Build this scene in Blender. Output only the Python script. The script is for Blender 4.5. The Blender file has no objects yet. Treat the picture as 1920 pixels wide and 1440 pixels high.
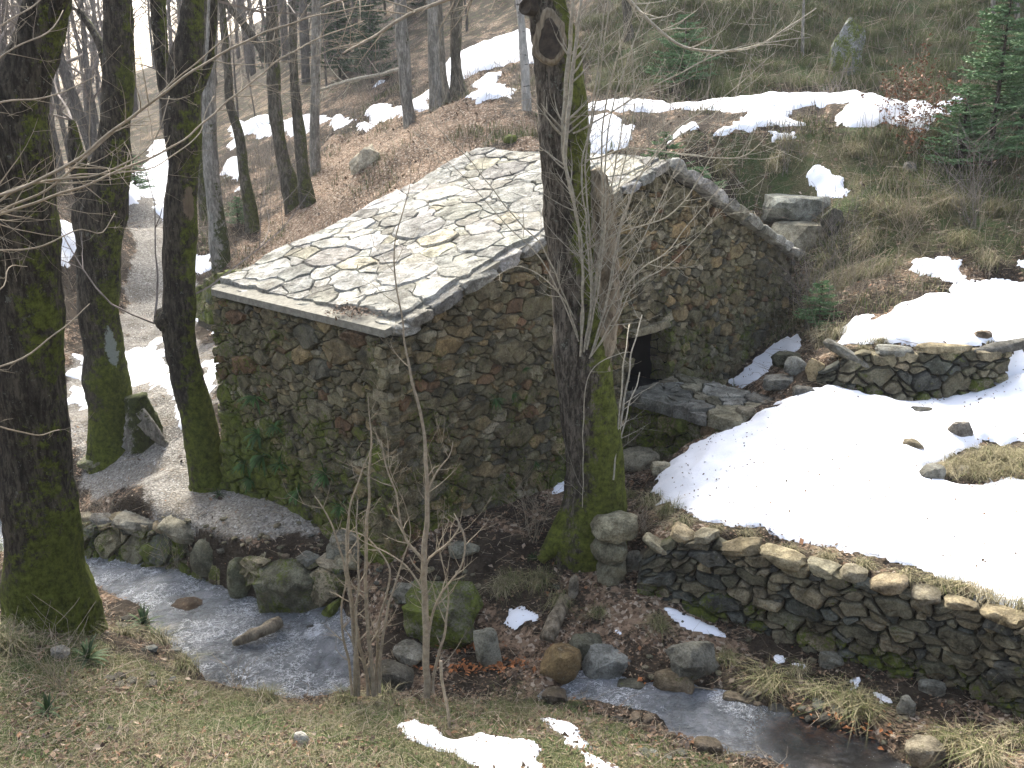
import bpy, bmesh, math, random
import numpy as np
from mathutils import Vector, noise as mnoise

random.seed(7); RS = np.random.RandomState(7)
sc = bpy.context.scene
col = sc.collection

# ------------------------------------------------------------------ camera
F, YH, H = 1800.0, 180.0, 5.1
PITCH = math.atan((720 - YH) / F)
cam_d = bpy.data.cameras.new('camera'); cam = bpy.data.objects.new('camera', cam_d); col.objects.link(cam)
cam.location = (0, 0, H); cam.rotation_euler = (math.pi / 2 - PITCH, 0, 0)
cam_d.sensor_width = 36; cam_d.lens = 36 * F / 1920; cam_d.clip_end = 1000; cam_d.clip_start = 0.05
sc.camera = cam

# ------------------------------------------------------------------ world, sun, exposure
SUN_AZ, SUN_EL = math.radians(-18), math.radians(40)
w = bpy.data.worlds.new('World'); sc.world = w; w.use_nodes = True
nt = w.node_tree; nt.nodes.clear()
sky = nt.nodes.new('ShaderNodeTexSky'); sky.sky_type = 'NISHITA'; sky.sun_disc = False
sky.sun_elevation = SUN_EL; sky.sun_rotation = SUN_AZ
sky.air_density = 0.9; sky.dust_density = 6.0; sky.ozone_density = 1.2
bg = nt.nodes.new('ShaderNodeBackground'); bg.inputs['Strength'].default_value = 0.105
out = nt.nodes.new('ShaderNodeOutputWorld')
hs_ = nt.nodes.new('ShaderNodeHueSaturation'); hs_.inputs['Saturation'].default_value = .72   # thin high cloud
nt.links.new(sky.outputs[0], hs_.inputs['Color']); nt.links.new(hs_.outputs[0], bg.inputs[0]); nt.links.new(bg.outputs[0], out.inputs[0])
sd_ = bpy.data.lights.new('sun', 'SUN'); sun = bpy.data.objects.new('sun', sd_); col.objects.link(sun)
sd_.energy = 2.1; sd_.angle = math.radians(20); sd_.color = (1.0, 0.96, 0.88)
sv = Vector((math.sin(SUN_AZ) * math.cos(SUN_EL), math.cos(SUN_AZ) * math.cos(SUN_EL), math.sin(SUN_EL)))
sun.rotation_euler = sv.to_track_quat('Z', 'Y').to_euler()
sc.view_settings.view_transform = 'Standard'; sc.view_settings.look = 'None'
sc.view_settings.gamma = 1; sc.view_settings.use_curve_mapping = False
sc.view_settings.exposure = 2.45
sc.render.engine = 'CYCLES'
sc.cycles.max_bounces = 6; sc.cycles.transparent_max_bounces = 8

HAZE = .0005
sc.cycles.volume_bounces = 0

# ------------------------------------------------------------------ projection helpers
CAM = np.array([0, 0, H])
_f = np.array([0, math.cos(PITCH), -math.sin(PITCH)]); _u = np.array([0, math.sin(PITCH), math.cos(PITCH)])
def ray(px, py):
    return np.array([1., 0, 0]) * ((px - 960) / F) - _u * ((py - 720) / F) + _f
def at_z(px, py, z):
    d = ray(px, py); return CAM + d * ((z - H) / d[2])
def at_y(px, py, y):
    d = ray(px, py); return CAM + d * (y / d[1])
def depth(P): return float((np.asarray(P) - CAM) @ _f)

# ------------------------------------------------------------------ 2D noise + sdf
def _hash(ix, iy, s):
    n = (ix.astype(np.int64) * 374761393 + iy.astype(np.int64) * 668265263 + s * 1442695041) & 0xffffffff
    n = ((n ^ (n >> 13)) * 1274126177) & 0xffffffff
    n = n ^ (n >> 16)
    return (n & 0xffff) / 65535.0
def vn(x, y, sc_, s=0):
    x = np.asarray(x, float) / sc_; y = np.asarray(y, float) / sc_
    ix = np.floor(x); iy = np.floor(y); fx = x - ix; fy = y - iy
    fx = fx * fx * (3 - 2 * fx); fy = fy * fy * (3 - 2 * fy)
    a = _hash(ix, iy, s); b = _hash(ix + 1, iy, s); c = _hash(ix, iy + 1, s); d = _hash(ix + 1, iy + 1, s)
    return (a + (b - a) * fx) * (1 - fy) + (c + (d - c) * fx) * fy - 0.5
def fbm(x, y, sc_, s=0, o=4):
    r = 0; a = 1
    for i in range(o):
        r = r + a * vn(x, y, sc_, s + i * 17); sc_ = sc_ / 2.03; a *= 0.5
    return r
def sstep(a, b, x):
    t = np.clip((x - a) / (b - a), 0, 1); return t * t * (3 - 2 * t)
def sdf(x, y, poly):
    """signed distance, positive inside"""
    x = np.asarray(x, float); y = np.asarray(y, float)
    d = np.full(x.shape, 1e9); ins = np.zeros(x.shape, bool); n = len(poly)
    for i in range(n):
        ax, ay = poly[i][:2]; bx, by = poly[(i + 1) % n][:2]
        ex, ey = bx - ax, by - ay; L = ex * ex + ey * ey + 1e-12
        t = np.clip(((x - ax) * ex + (y - ay) * ey) / L, 0, 1)
        d = np.minimum(d, np.hypot(x - ax - t * ex, y - ay - t * ey))
        c = ((ay > y) != (by > y))
        xi = (bx - ax) * (y - ay) / (by - ay if abs(by - ay) > 1e-12 else 1e-12) + ax
        ins ^= c & (x < xi)
    return np.where(ins, d, -d)
class RBF:
    def __init__(s, P, c=0.6, lam=0.06):
        P = np.array(P, float); s.X = P[:, :2]; n = len(P); s.c = c
        r = np.hypot(s.X[:, None, 0] - s.X[None, :, 0], s.X[:, None, 1] - s.X[None, :, 1])
        A = np.zeros((n + 3, n + 3)); A[:n, :n] = -np.sqrt(r * r + c * c) + lam * np.eye(n)
        A[:n, n] = 1; A[:n, n + 1:] = s.X; A[n, :n] = 1; A[n + 1:, :n] = s.X.T
        s.w = np.linalg.solve(A, np.concatenate([P[:, 2], [0, 0, 0]]))
    def __call__(s, x, y):
        x = np.asarray(x, float); sh = x.shape; x = x.ravel(); y = np.asarray(y, float).ravel(); o = np.empty(len(x)); n = len(s.X)
        for i in range(0, len(x), 20000):
            a, b = x[i:i + 20000], y[i:i + 20000]
            r2 = (a[:, None] - s.X[:, 0]) ** 2 + (b[:, None] - s.X[:, 1]) ** 2
            o[i:i + 20000] = -np.sqrt(r2 + s.c ** 2) @ s.w[:n] + s.w[n] + s.w[n + 1] * a + s.w[n + 2] * b
        return o.reshape(sh)

# ------------------------------------------------------------------ hut frame
C0 = np.array([-1.42, 10.53, 0.0]); _az = math.radians(41.96)
D2 = np.array([math.sin(_az), math.cos(_az), 0]); D1 = np.array([-math.cos(_az), math.sin(_az), 0]); UZ = np.array([0, 0, 1.])
def hut(s, t, z=0): return C0 + D2 * s + D1 * t + UZ * z

# ------------------------------------------------------------------ terrain control points
def Z(L): return [tuple(at_z(a, b, c)) for a, b, c in L]
def Y(L): return [tuple(at_y(a, b, c)) for a, b, c in L]
W1 = [(1195, 1050, 1100, 10.0), (1235, 1022, 1118, 9.95), (1290, 1003, 1140, 9.85), (1400, 1038, 1168, 9.6), (1500, 1065, 1197, 9.25), (1590, 1085, 1240, 8.9),
      (1700, 1120, 1262, 8.7), (1830, 1150, 1300, 8.4), (1930, 1190, 1350, 7.95), (2150, 1290, 1460, 7.2)]
W2 = [(1530, 700, 715, 13.65), (1600, 662, 730, 13.5), (1700, 662, 748, 13.4), (1800, 655, 740, 13.4), (1885, 655, 712, 13.5)]
w1t = [at_y(a, b, d) for a, b, c, d in W1]; w1b = [at_y(a, c, d) for a, b, c, d in W1]
w2t = [at_y(a, b, d) for a, b, c, d in W2]; w2b = [at_y(a, c, d) for a, b, c, d in W2]
cp = []
cp += Z([(0, 1440, .15), (300, 1440, .02), (640, 1440, -.15), (960, 1440, -.35), (1300, 1440, -.55), (1000, 1370, -.55), (1250, 1400, -.68),
         (0, 1250, -.25), (90, 1165, -.5), (200, 1200, -.8), (300, 1290, -.7), (640, 1330, -.85), (300, 1240, -.95), (450, 1330, -.8), (800, 1310, -.8),
         (160, 1040, -1.5), (60, 1000, -1.65), (240, 1090, -1.4), (330, 1180, -1.3), (450, 1220, -1.25), (560, 1250, -1.22), (620, 1170, -1.12),
         (640, 1260, -1.2), (800, 1265, -1.1), (950, 1290, -.98), (1100, 1290, -.92), (1250, 1330, -.89), (1400, 1370, -.87), (1560, 1420, -.86), (1700, 1450, -.84),
         (680, 1060, -.4), (740, 1015, -.03), (820, 1060, -.4), (900, 1060, -.42), (1000, 1060, -.35), (860, 1000, -.12), (950, 940, -.17), (1050, 905, -.25),
         (1100, 1000, -.12), (1180, 850, -.22), (1150, 1090, -.38), (1000, 1200, -.78), (1200, 1240, -.74), (1350, 1230, -.66), (1400, 1300, -.76), (1600, 1340, -.72), (1800, 1400, -.68), (1950, 1440, -.66),
         (800, 1200, -.95), (700, 1130, -.85), (860, 1225, -1.0), (960, 1130, -.62), (620, 985, -.3), (430, 930, -.46), (300, 985, -.62), (440, 1010, -.5), (560, 1030, -.4), (200, 960, -.75),
         (220, 830, -.5), (390, 915, -.48), (100, 850, -.85), (0, 930, -1.2), (300, 700, -.3), (150, 700, -.4), (20, 700, -.2), (400, 620, .0), (250, 560, .3), (330, 560, .25), (150, 540, .7),
         (90, 480, 1.5), (240, 420, 1.3), (340, 400, 1.3), (300, 300, 2.5), (285, 262, 3.1), (100, 390, 2.3), (200, 330, 2.7), (0, 500, 1.5), (0, 350, 3.0),
         (380, 560, .35), (415, 505, .9), (480, 400, 2.0), (560, 385, 2.3), (650, 330, 3.2), (600, 440, 2.0), (460, 520, .9), (560, 500, 1.6),
         (930, 268, 4.12), (1000, 270, 4.15), (750, 370, 3.1), (1360, 722, .22), (1450, 690, .45), (1480, 625, .8)])
cp += Y([(870, 195, 26), (690, 230, 31), (770, 240, 27), (985, 215, 24), (440, 248, 40), (520, 244, 38), (600, 238, 35), (690, 218, 32), (800, 203, 29), (900, 188, 28.5),
         (1100, 199, 26), (1110, 290, 20), (1400, 192, 26), (1400, 224, 22), (1750, 186, 26), (1750, 232, 21), (1250, 285, 21.3), (1350, 350, 20.6), (1550, 350, 20), (1550, 430, 18.8),
         (1500, 480, 19), (1545, 560, 17.2), (1900, 560, 16), (1700, 560, 16), (1750, 490, 17.4), (1900, 450, 17.5), (1900, 330, 19.5), (1700, 330, 20), (2200, 300, 20), (2200, 560, 15.5), (2200, 190, 25),
         (1500, 110, 28), (1500, 0, 30.5), (1200, 100, 29), (1200, 0, 32), (1900, 90, 28), (1900, 0, 30), (2300, 90, 27), (880, 60, 38), (700, 140, 40), (950, 20, 42), (1050, 60, 36),
         (600, 120, 62), (450, 60, 95), (600, -30, 85), (300, 215, 75), (100, 230, 70), (0, 240, 60), (-400, 300, 50), (-400, 600, 22), (200, 178, 130), (0, 185, 130), (700, -100, 60), (900, -120, 55)])
cp += [(q[0], q[1] - .12, q[2]) for q in w1b]
cp += [(q[0], q[1] + .35, q[2] + .02) for q in w2t]
cp += [tuple(hut(*q)) for q in [(.2, 4.4, -.35), (3, 4.6, 1.1), (5, 4.6, 2.4), (8, 4.5, 3.4), (10.9, 4, 2.7), (11.2, 2, 2.2), (10.4, -.4, .95), (7.8, -.3, .25), (6.3, -.3, -.05), (4.3, -.3, -.25)]]
cp += [(-3, 3.6, 1.2), (0, 3.6, 1.0), (3, 4, .5), (-8, 7, 0.2), (7, 5, -.1), (0, 0, 3.4), (-4, 0, 3.4), (5, 0, 3.2), (0, -8, 4), (-14, 0, 1), (-14, 10, -1.6), (-22, 14, -2), (14, 3, 1),
       (8, 10, .8), (14, 12, 2.2), (24, 16, 8), (24, 0, 6), (40, 30, 22), (10, 45, 18), (30, 60, 34), (-20, 150, 8), (-70, 150, -1), (-120, 120, -2), (-45, 130, 1), (-90, 60, 4), (-60, 20, -3), (-60, -30, 0), (60, -30, 20), (0, -40, 6), (90, 90, 50), (20, 160, 45)]
H0 = RBF(cp)
polyA = [q[:2] for q in w1b] + [(9, 8), (11, 12), (9, 14.2)] + [(q[0], q[1] + .26) for q in w2b[::-1]] + [tuple(at_z(*q)[:2]) for q in
        [(1440, 742, .85), (1330, 792, .62), (1250, 835, .4), (1195, 880, .12), (1178, 960, .02)]]
ca = [tuple(q) for q in w1t] + [tuple(q) for q in w2b] + Z([(1440, 742, .85), (1330, 792, .62), (1250, 835, .42), (1200, 880, .15), (1185, 960, .05), (1500, 745, .95)]) + \
     [(9, 8, .3), (11, 12, 1.4), (9, 14.2, 1.5), (4.2, 11, .62), (6.5, 10.5, .6)]
HA = RBF(ca)
# water
pool_px = [(130, 1010), (200, 1015), (262, 1035), (330, 1060), (420, 1100), (520, 1130), (600, 1145), (640, 1150), (655, 1200), (660, 1285), (560, 1312), (400, 1300), (360, 1240), (300, 1205), (275, 1150), (215, 1115), (150, 1075), (60, 1040), (-60, 1000), (-60, 940), (40, 960)]
run_px = [(1010, 1282), (1090, 1275), (1200, 1290), (1300, 1305), (1400, 1325), (1480, 1345), (1600, 1390), (1680, 1440), (1760, 1490), (1600, 1500), (1500, 1450), (1400, 1415), (1300, 1400), (1220, 1345), (1100, 1312), (1010, 1305)]
def wz_pool(px, py): return -1.05 - .5 * np.clip((500 - px) / 400, 0, 1) - .08 * np.clip((600 - px) / 100, 0, 1) if False else 0
WP = RBF(Z([(0, 980, -1.58), (160, 1040, -1.5), (240, 1070, -1.42), (290, 1080, -1.33), (420, 1150, -1.24), (330, 1190, -1.24), (450, 1240, -1.22), (560, 1260, -1.22), (560, 1200, -1.21), (600, 1185, -1.12), (630, 1160, -1.0), (640, 1270, -1.2)]), .3)
WR = RBF(Z([(1000, 1295, -.93), (1100, 1290, -.9), (1250, 1330, -.88), (1400, 1370, -.86), (1560, 1420, -.85), (1760, 1490, -.84)]), .5)
pool = [tuple(at_z(a, b, float(-1.5 + .3 * min(1, max(0, (a - 150) / 250.)) if a < 560 else -1.15))[:2]) for a, b in pool_px]
run = [tuple(at_z(a, b, -.88)[:2]) for a, b in run_px]
hutpoly = [tuple(hut(*q)[:2]) for q in [(.12, .12), (10.1, .12), (10.1, 3.75), (.12, 3.75)]]
recess_cut = [tuple(hut(*q)[:2]) for q in [(.0, -.02), (10.2, -.02), (10.2, 3.9), (.0, 3.9)]]
plat = [tuple(hut(*q)[:2]) for q in [(4.8, .05), (6.05, .05), (6.0, -1.7), (4.9, -1.75)]]

def ground(x, y, detail=True):
    x = np.asarray(x, float); y = np.asarray(y, float)
    h = H0(x, y)
    sa = sdf(x, y, polyA)
    h = h + (HA(x, y) - h) * sstep(.02, .2, sa)
    if detail:
        far = np.clip((np.hypot(x, y) - 10) / 30, 0, 1)
        rr_ = np.hypot(x, y); nr = np.clip(1 - (rr_ - 38) / 15, 0, 1)
        h = h + fbm(x, y, 1.6, 3, 3) * (.10 + .35 * far) * nr + fbm(x, y, .35, 9, 3) * (.05 + .12 * far) * np.clip(1 - (rr_ - 30) / 12, 0, 1) + far * fbm(x, y, 7, 5, 2) * .5
    for P, WZ in ((pool, WP), (run, WR)):
        s = sdf(x, y, P); m = s > -.9
        if P is run: s = s - .05 + fbm(x, y, .7, 171, 3) * .32
        if m.any():
            z = WZ(x[m], y[m]) if x.ndim else WZ(x, y)
            ss = s[m] if x.ndim else s
            bed = z - .12 - .10 * sstep(0, .5, ss) + fbm(x[m] if x.ndim else x, y[m] if x.ndim else y, .3, 44, 2) * .16
            hm = h[m] if x.ndim else h
            rim = np.maximum(hm, z + .02 + .05 * np.clip(-ss / .1, 0, 1))
            nh = np.where(ss > 0, bed, rim + (hm - rim) * sstep(.25, .9, -ss))
            k = sstep(-.08, .06, ss); nh = np.where(ss > -.08, bed * k + rim * (1 - k), nh)
            if x.ndim: h[m] = nh
            else: h = nh
    si = sdf(x, y, hutpoly)
    h = np.where(si > 0, np.minimum(h, -.35), h)
    return h
def gz(x, y): return float(ground(np.array([x]), np.array([y]))[0])
_gx0, _gy0, _gs = -16., 4., .1
_a, _b = np.meshgrid(np.arange(_gx0, 16, _gs), np.arange(_gy0, 40, _gs)); GRID = ground(_a, _b, False)
_cx0, _cy0 = -150., 0.
_a, _b = np.meshgrid(np.arange(_cx0, 130, 1.), np.arange(_cy0, 172, 1.)); GRIDC = ground(_a, _b, False)
def _bil(G, x0, y0, st, x, y):
    u = np.clip((x - x0) / st, 0, G.shape[1] - 1.001); v = np.clip((y - y0) / st, 0, G.shape[0] - 1.001); i = u.astype(int); j = v.astype(int); fu = u - i; fv = v - j
    return (G[j, i] * (1 - fu) + G[j, i + 1] * fu) * (1 - fv) + (G[j + 1, i] * (1 - fu) + G[j + 1, i + 1] * fu) * fv
def gfast(x, y):
    fin = (x > _gx0) & (x < 15.8) & (y > _gy0) & (y < 39.8)
    return np.where(fin, _bil(GRID, _gx0, _gy0, _gs, x, y), _bil(GRIDC, _cx0, _cy0, 1., x, y))
YS = np.concatenate([np.arange(4.5, 36, .1), np.arange(36, 160, .7)])
def cast(P):
    """image points -> world points on the terrain"""
    P = np.array(P, float); n = len(P)
    D = np.array([ray(a, b) for a, b in P]); D /= D[:, 1:2]
    X = D[:, :1] * YS; Zr = H + D[:, 2:] * YS; g = gfast(X, np.broadcast_to(YS, X.shape)); below = Zr < g
    i = np.where(below.any(1), below.argmax(1), len(YS) - 1); i0 = np.maximum(i - 1, 0); r = np.arange(n)
    d0 = Zr[r, i0] - g[r, i0]; d1 = g[r, i] - Zr[r, i]; t = np.clip(d0 / (d0 + d1 + 1e-9), 0, 1); hit = YS[i0] + (YS[i] - YS[i0]) * t
    return np.stack([D[:, 0] * hit, hit, H + D[:, 2] * hit], 1)
def on(px, py):
    q = cast([(px, py)])[0]; return np.array([q[0], q[1], gz(q[0], q[1])])

# ------------------------------------------------------------------ object helpers
WL = {}
def tag(o, label=None, cat=None, group=None, kind=None):
    if label: o['label'] = label
    if cat: o['category'] = cat
    if group: o['group'] = group
    if kind: o['kind'] = kind
    return o
def empty(name, loc, label=None, cat=None, group=None):
    o = bpy.data.objects.new(name, None); col.objects.link(o); o.location = tuple(loc); o.empty_display_size = .1
    WL[o.name] = np.array(loc, float); return tag(o, label, cat, group)
def mesh(name, V, Fc, mat=None, C=None, smooth=False, sharp=None, uv=None):
    me = bpy.data.meshes.new(name); V = np.asarray(V, np.float32)
    if isinstance(Fc, np.ndarray):
        n, k = Fc.shape; me.vertices.add(len(V)); me.vertices.foreach_set('co', V.ravel())
        me.loops.add(n * k); me.loops.foreach_set('vertex_index', Fc.astype(np.int32).ravel())
        me.polygons.add(n); me.polygons.foreach_set('loop_start', np.arange(n, dtype=np.int32) * k)
        me.polygons.foreach_set('loop_total', np.full(n, k, np.int32)); me.update(calc_edges=True)
    else:
        me.from_pydata([tuple(v) for v in V.tolist()], [], Fc)
    if C is not None:
        a = me.color_attributes.new('Col', 'FLOAT_COLOR', 'POINT'); C = np.asarray(C, np.float32)
        if C.ndim == 1: C = np.tile(C, (len(V), 1))
        a.data.foreach_set('color', C.ravel())
    if smooth: me.shade_smooth()
    else: me.shade_flat()
    if smooth and sharp: me.set_sharp_from_angle(angle=math.radians(sharp))
    if mat: me.materials.append(mat)
    me.update(); return me
def put(name, V, Fc, mat, parent=None, C=None, smooth=False, sharp=None, own=True, label=None, cat=None, group=None, kind=None):
    V = np.asarray(V, float)
    if own:
        org = (V.min(0) + V.max(0)) / 2
        if parent is None: org[2] = V[:, 2].min()
    else: org = WL[parent.name] if parent else np.zeros(3)
    me = mesh(name, V - org, Fc, mat, C, smooth, sharp)
    o = bpy.data.objects.new(name, me); col.objects.link(o); WL[o.name] = org
    if parent: o.parent = parent; o.location = tuple(org - WL[parent.name])
    else: o.location = tuple(org)
    return tag(o, label, cat, group, kind)

# ------------------------------------------------------------------ materials
class NT:
    def __init__(s, name):
        s.m = bpy.data.materials.new(name); s.m.use_nodes = True; s.t = s.m.node_tree; s.N = s.t.nodes; s.N.clear()
        s.o = s.N.new('ShaderNodeOutputMaterial'); s.b = s.N.new('ShaderNodeBsdfPrincipled'); s.t.links.new(s.b.outputs[0], s.o.inputs[0])
        s.pos = s.N.new('ShaderNodeNewGeometry').outputs['Position']
    def L(s, a, b):
        if isinstance(a, (int, float)): b.default_value = a
        elif isinstance(a, tuple): b.default_value = (a + (1,)) if len(a) == 3 and b.type == 'RGBA' else a
        else: s.t.links.new(a, b)
    def noise(s, scale, det=4, rough=.6, vec=None, dist=0):
        n = s.N.new('ShaderNodeTexNoise'); n.inputs['Scale'].default_value = scale; n.inputs['Detail'].default_value = det; n.inputs['Roughness'].default_value = rough
        n.inputs['Distortion'].default_value = dist; s.L(vec or s.pos, n.inputs['Vector']); return n.outputs['Fac']
    def vor(s, scale, feat='F1', vec=None, out='Distance'):
        n = s.N.new('ShaderNodeTexVoronoi'); n.feature = feat; n.inputs['Scale'].default_value = scale; s.L(vec or s.pos, n.inputs['Vector']); return n.outputs[out]
    def ramp(s, f, a, b, lo=0., hi=1.):
        n = s.N.new('ShaderNodeMapRange'); n.interpolation_type = 'SMOOTHSTEP'; s.L(f, n.inputs[0]); n.inputs[1].default_value = a; n.inputs[2].default_value = b
        n.inputs[3].default_value = lo; n.inputs[4].default_value = hi; return n.outputs[0]
    def mix(s, f, a, b, mode='MIX'):
        n = s.N.new('ShaderNodeMix'); n.data_type = 'RGBA'; n.blend_type = mode; s.L(f, n.inputs[0]); s.L(a, n.inputs[6]); s.L(b, n.inputs[7]); return n.outputs[2]
    def math(s, op, a, b=0.):
        n = s.N.new('ShaderNodeMath'); n.operation = op; s.L(a, n.inputs[0]); s.L(b, n.inputs[1]); return n.outputs[0]
    def attr(s, name='Col'):
        n = s.N.new('ShaderNodeAttribute'); n.attribute_name = name; return n
    def scale(s, v, k):
        n = s.N.new('ShaderNodeVectorMath'); n.operation = 'MULTIPLY'; s.L(v, n.inputs[0]); n.inputs[1].default_value = k; return n.outputs[0]
    def sep(s, v):
        n = s.N.new('ShaderNodeSeparateXYZ'); s.L(v, n.inputs[0]); return n.outputs
    def bump(s, h, strength=.5, dist=.02):
        n = s.N.new('ShaderNodeBump'); n.inputs['Strength'].default_value = strength; n.inputs['Distance'].default_value = dist; s.L(h, n.inputs['Height']); s.t.links.new(n.outputs[0], s.b.inputs['Normal'])
    def fin(s, c, rough=.9, spec=.25):
        s.L(c, s.b.inputs['Base Color']); s.L(rough, s.b.inputs['Roughness']); s.b.inputs['Specular IOR Level'].default_value = spec; return s.m
def m_stone(name, lichen=.35, fine=1.0, moss=(.085, .105, .015), litter=False):
    n = NT(name); a = n.attr(); c = a.outputs['Color']; al = a.outputs['Alpha']
    c = n.mix(n.ramp(n.noise(5 * fine, 6, .7), .3, .7), n.mix(1., c, (.42, .40, .36), 'MULTIPLY'), n.mix(1., c, (1.6, 1.58, 1.5), 'MULTIPLY'))
    c = n.mix(n.ramp(n.noise(42 * fine, 3, .75), .42, .66, 0, .7), c, n.mix(1., c, (.4, .38, .34), 'MULTIPLY'))
    c = n.mix(n.ramp(n.noise(17 * fine, 5, .8), .56, .68, 0, lichen), c, (.34, .33, .26))
    c = n.mix(n.ramp(n.noise(2.6 * fine, 5, .7), .5, .75, 0, .35), c, (.16, .13, .06))
    mf = n.math('ADD', n.math('ADD', n.noise(2.2, 6, .7), n.math('MULTIPLY', n.noise(21, 4, .75), .8)), n.math('SUBTRACT', al, .72))
    c = n.mix(n.ramp(mf, .70, .86, 0, .92), c, n.mix(n.ramp(n.noise(12, 6, .8), .3, .7), tuple(.35 * q for q in moss), tuple(1.7 * q for q in moss)))
    h = n.math('ADD', n.noise(9 * fine, 8, .72), n.math('MULTIPLY', n.noise(55 * fine, 4, .7), .35))
    n.bump(h, 1., .05)
    return n.fin(c, .93, .2)
M = {}
M['wall_stone'] = m_stone('wall_stone', .35)
M['roof_stone'] = m_stone('roof_stone', .55, .8, (.07, .085, .02))
M['boulder'] = m_stone('boulder', .4)
def simple(name, c1, c2, sc_=8, rough=.95, bump=.5, stretch=(1, 1, 1), bd=.02):
    n = NT(name); v = n.scale(n.pos, stretch); f = n.noise(sc_, 6, .7, v)
    c = n.mix(n.ramp(f, .3, .7), c1, c2); n.bump(f, bump, bd); return n.fin(c, rough)
M['roof_joint'] = simple('roof_joint', (.13, .125, .10), (.24, .23, .19), 14)
M['mortar_shade'] = simple('mortar_shade', (.022, .02, .014), (.06, .053, .036), 14)  # mortar and wall backing, darkened to paint the shadow in the joints
M['dark'] = simple('dark_inside', (.006, .006, .005), (.012, .011, .01), 5)  # near-black lining, shade inside the opening put into the colour
def m_ground():
    n = NT('ground_litter'); a = n.attr(); rgb = n.N.new('ShaderNodeSeparateColor'); n.L(a.outputs['Color'], rgb.inputs[0]); gr, gs, lf = rgb.outputs
    soil = n.mix(n.ramp(n.noise(3.5, 8, .75), .35, .65), (.020, .015, .010), (.065, .05, .034))
    cell = n.vor(26, 'F1', None, 'Color'); cs = n.N.new('ShaderNodeSeparateColor'); n.L(cell, cs.inputs[0])
    leafc = n.mix(cs.outputs[0], (.08, .052, .032), (.30, .21, .14)); leafc = n.mix(n.ramp(cs.outputs[1], .8, .9), leafc, (.40, .33, .25))
    leafd = n.math('ADD', n.math('MULTIPLY', lf, .9), n.ramp(n.noise(1.1, 5, .7), .3, .75, -.3, .35))
    c = n.mix(n.ramp(n.math('ADD', n.noise(16, 4, .7), n.math('SUBTRACT', leafd, .5)), .45, .62), soil, leafc)
    g1 = n.mix(n.ramp(n.noise(30, 4, .8, n.scale(n.pos, (1, 2.5, 1))), .3, .7), (.035, .042, .014), (.16, .14, .075)); g1 = n.mix(n.ramp(n.noise(1.4, 4, .7), .42, .6), g1, (.055, .075, .025))
    c = n.mix(n.ramp(n.math('ADD', n.noise(5, 5, .75), n.math('SUBTRACT', gs, .5)), .42, .62), c, g1)
    pe = n.vor(38, 'F1', None, 'Color'); ps = n.N.new('ShaderNodeSeparateColor'); n.L(pe, ps.inputs[0])
    gv = n.mix(ps.outputs[0], (.13, .12, .10), (.34, .32, .28)); gv = n.mix(n.ramp(n.noise(1.7, 6, .7), .42, .75, 0, .8), gv, (.12, .10, .075)); gv = n.mix(n.ramp(ps.outputs[1], .96, .98), gv, (.40, .39, .36))
    c = n.mix(n.ramp(n.math('ADD', n.noise(3, 5, .75), n.math('SUBTRACT', gr, .5)), .42, .62), c, gv)
    h = n.math('ADD', n.noise(6, 9, .78), n.math('MULTIPLY', n.vor(30), .5)); n.bump(h, .9, .06)
    return n.fin(c, .95, .15)
M['ground'] = m_ground()
def m_snow():
    n = NT('snow'); v = n.noise(9, 6, .65); v2 = n.noise(1.3, 4, .6)
    c = n.mix(n.ramp(n.noise(26, 5, .8), .66, .78, 0, .5), (.80, .82, .85), (.25, .22, .18)); c = n.mix(n.ramp(v2, .5, .8, 0, .12), c, (.5, .5, .5))
    n.bump(n.math('ADD', v, n.math('MULTIPLY', n.noise(70, 3, .6), .25)), .35, .03)
    n.b.inputs['Subsurface Weight'].default_value = 0.0
    return n.fin(c, .75, .3)
M['snow'] = m_snow()
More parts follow.
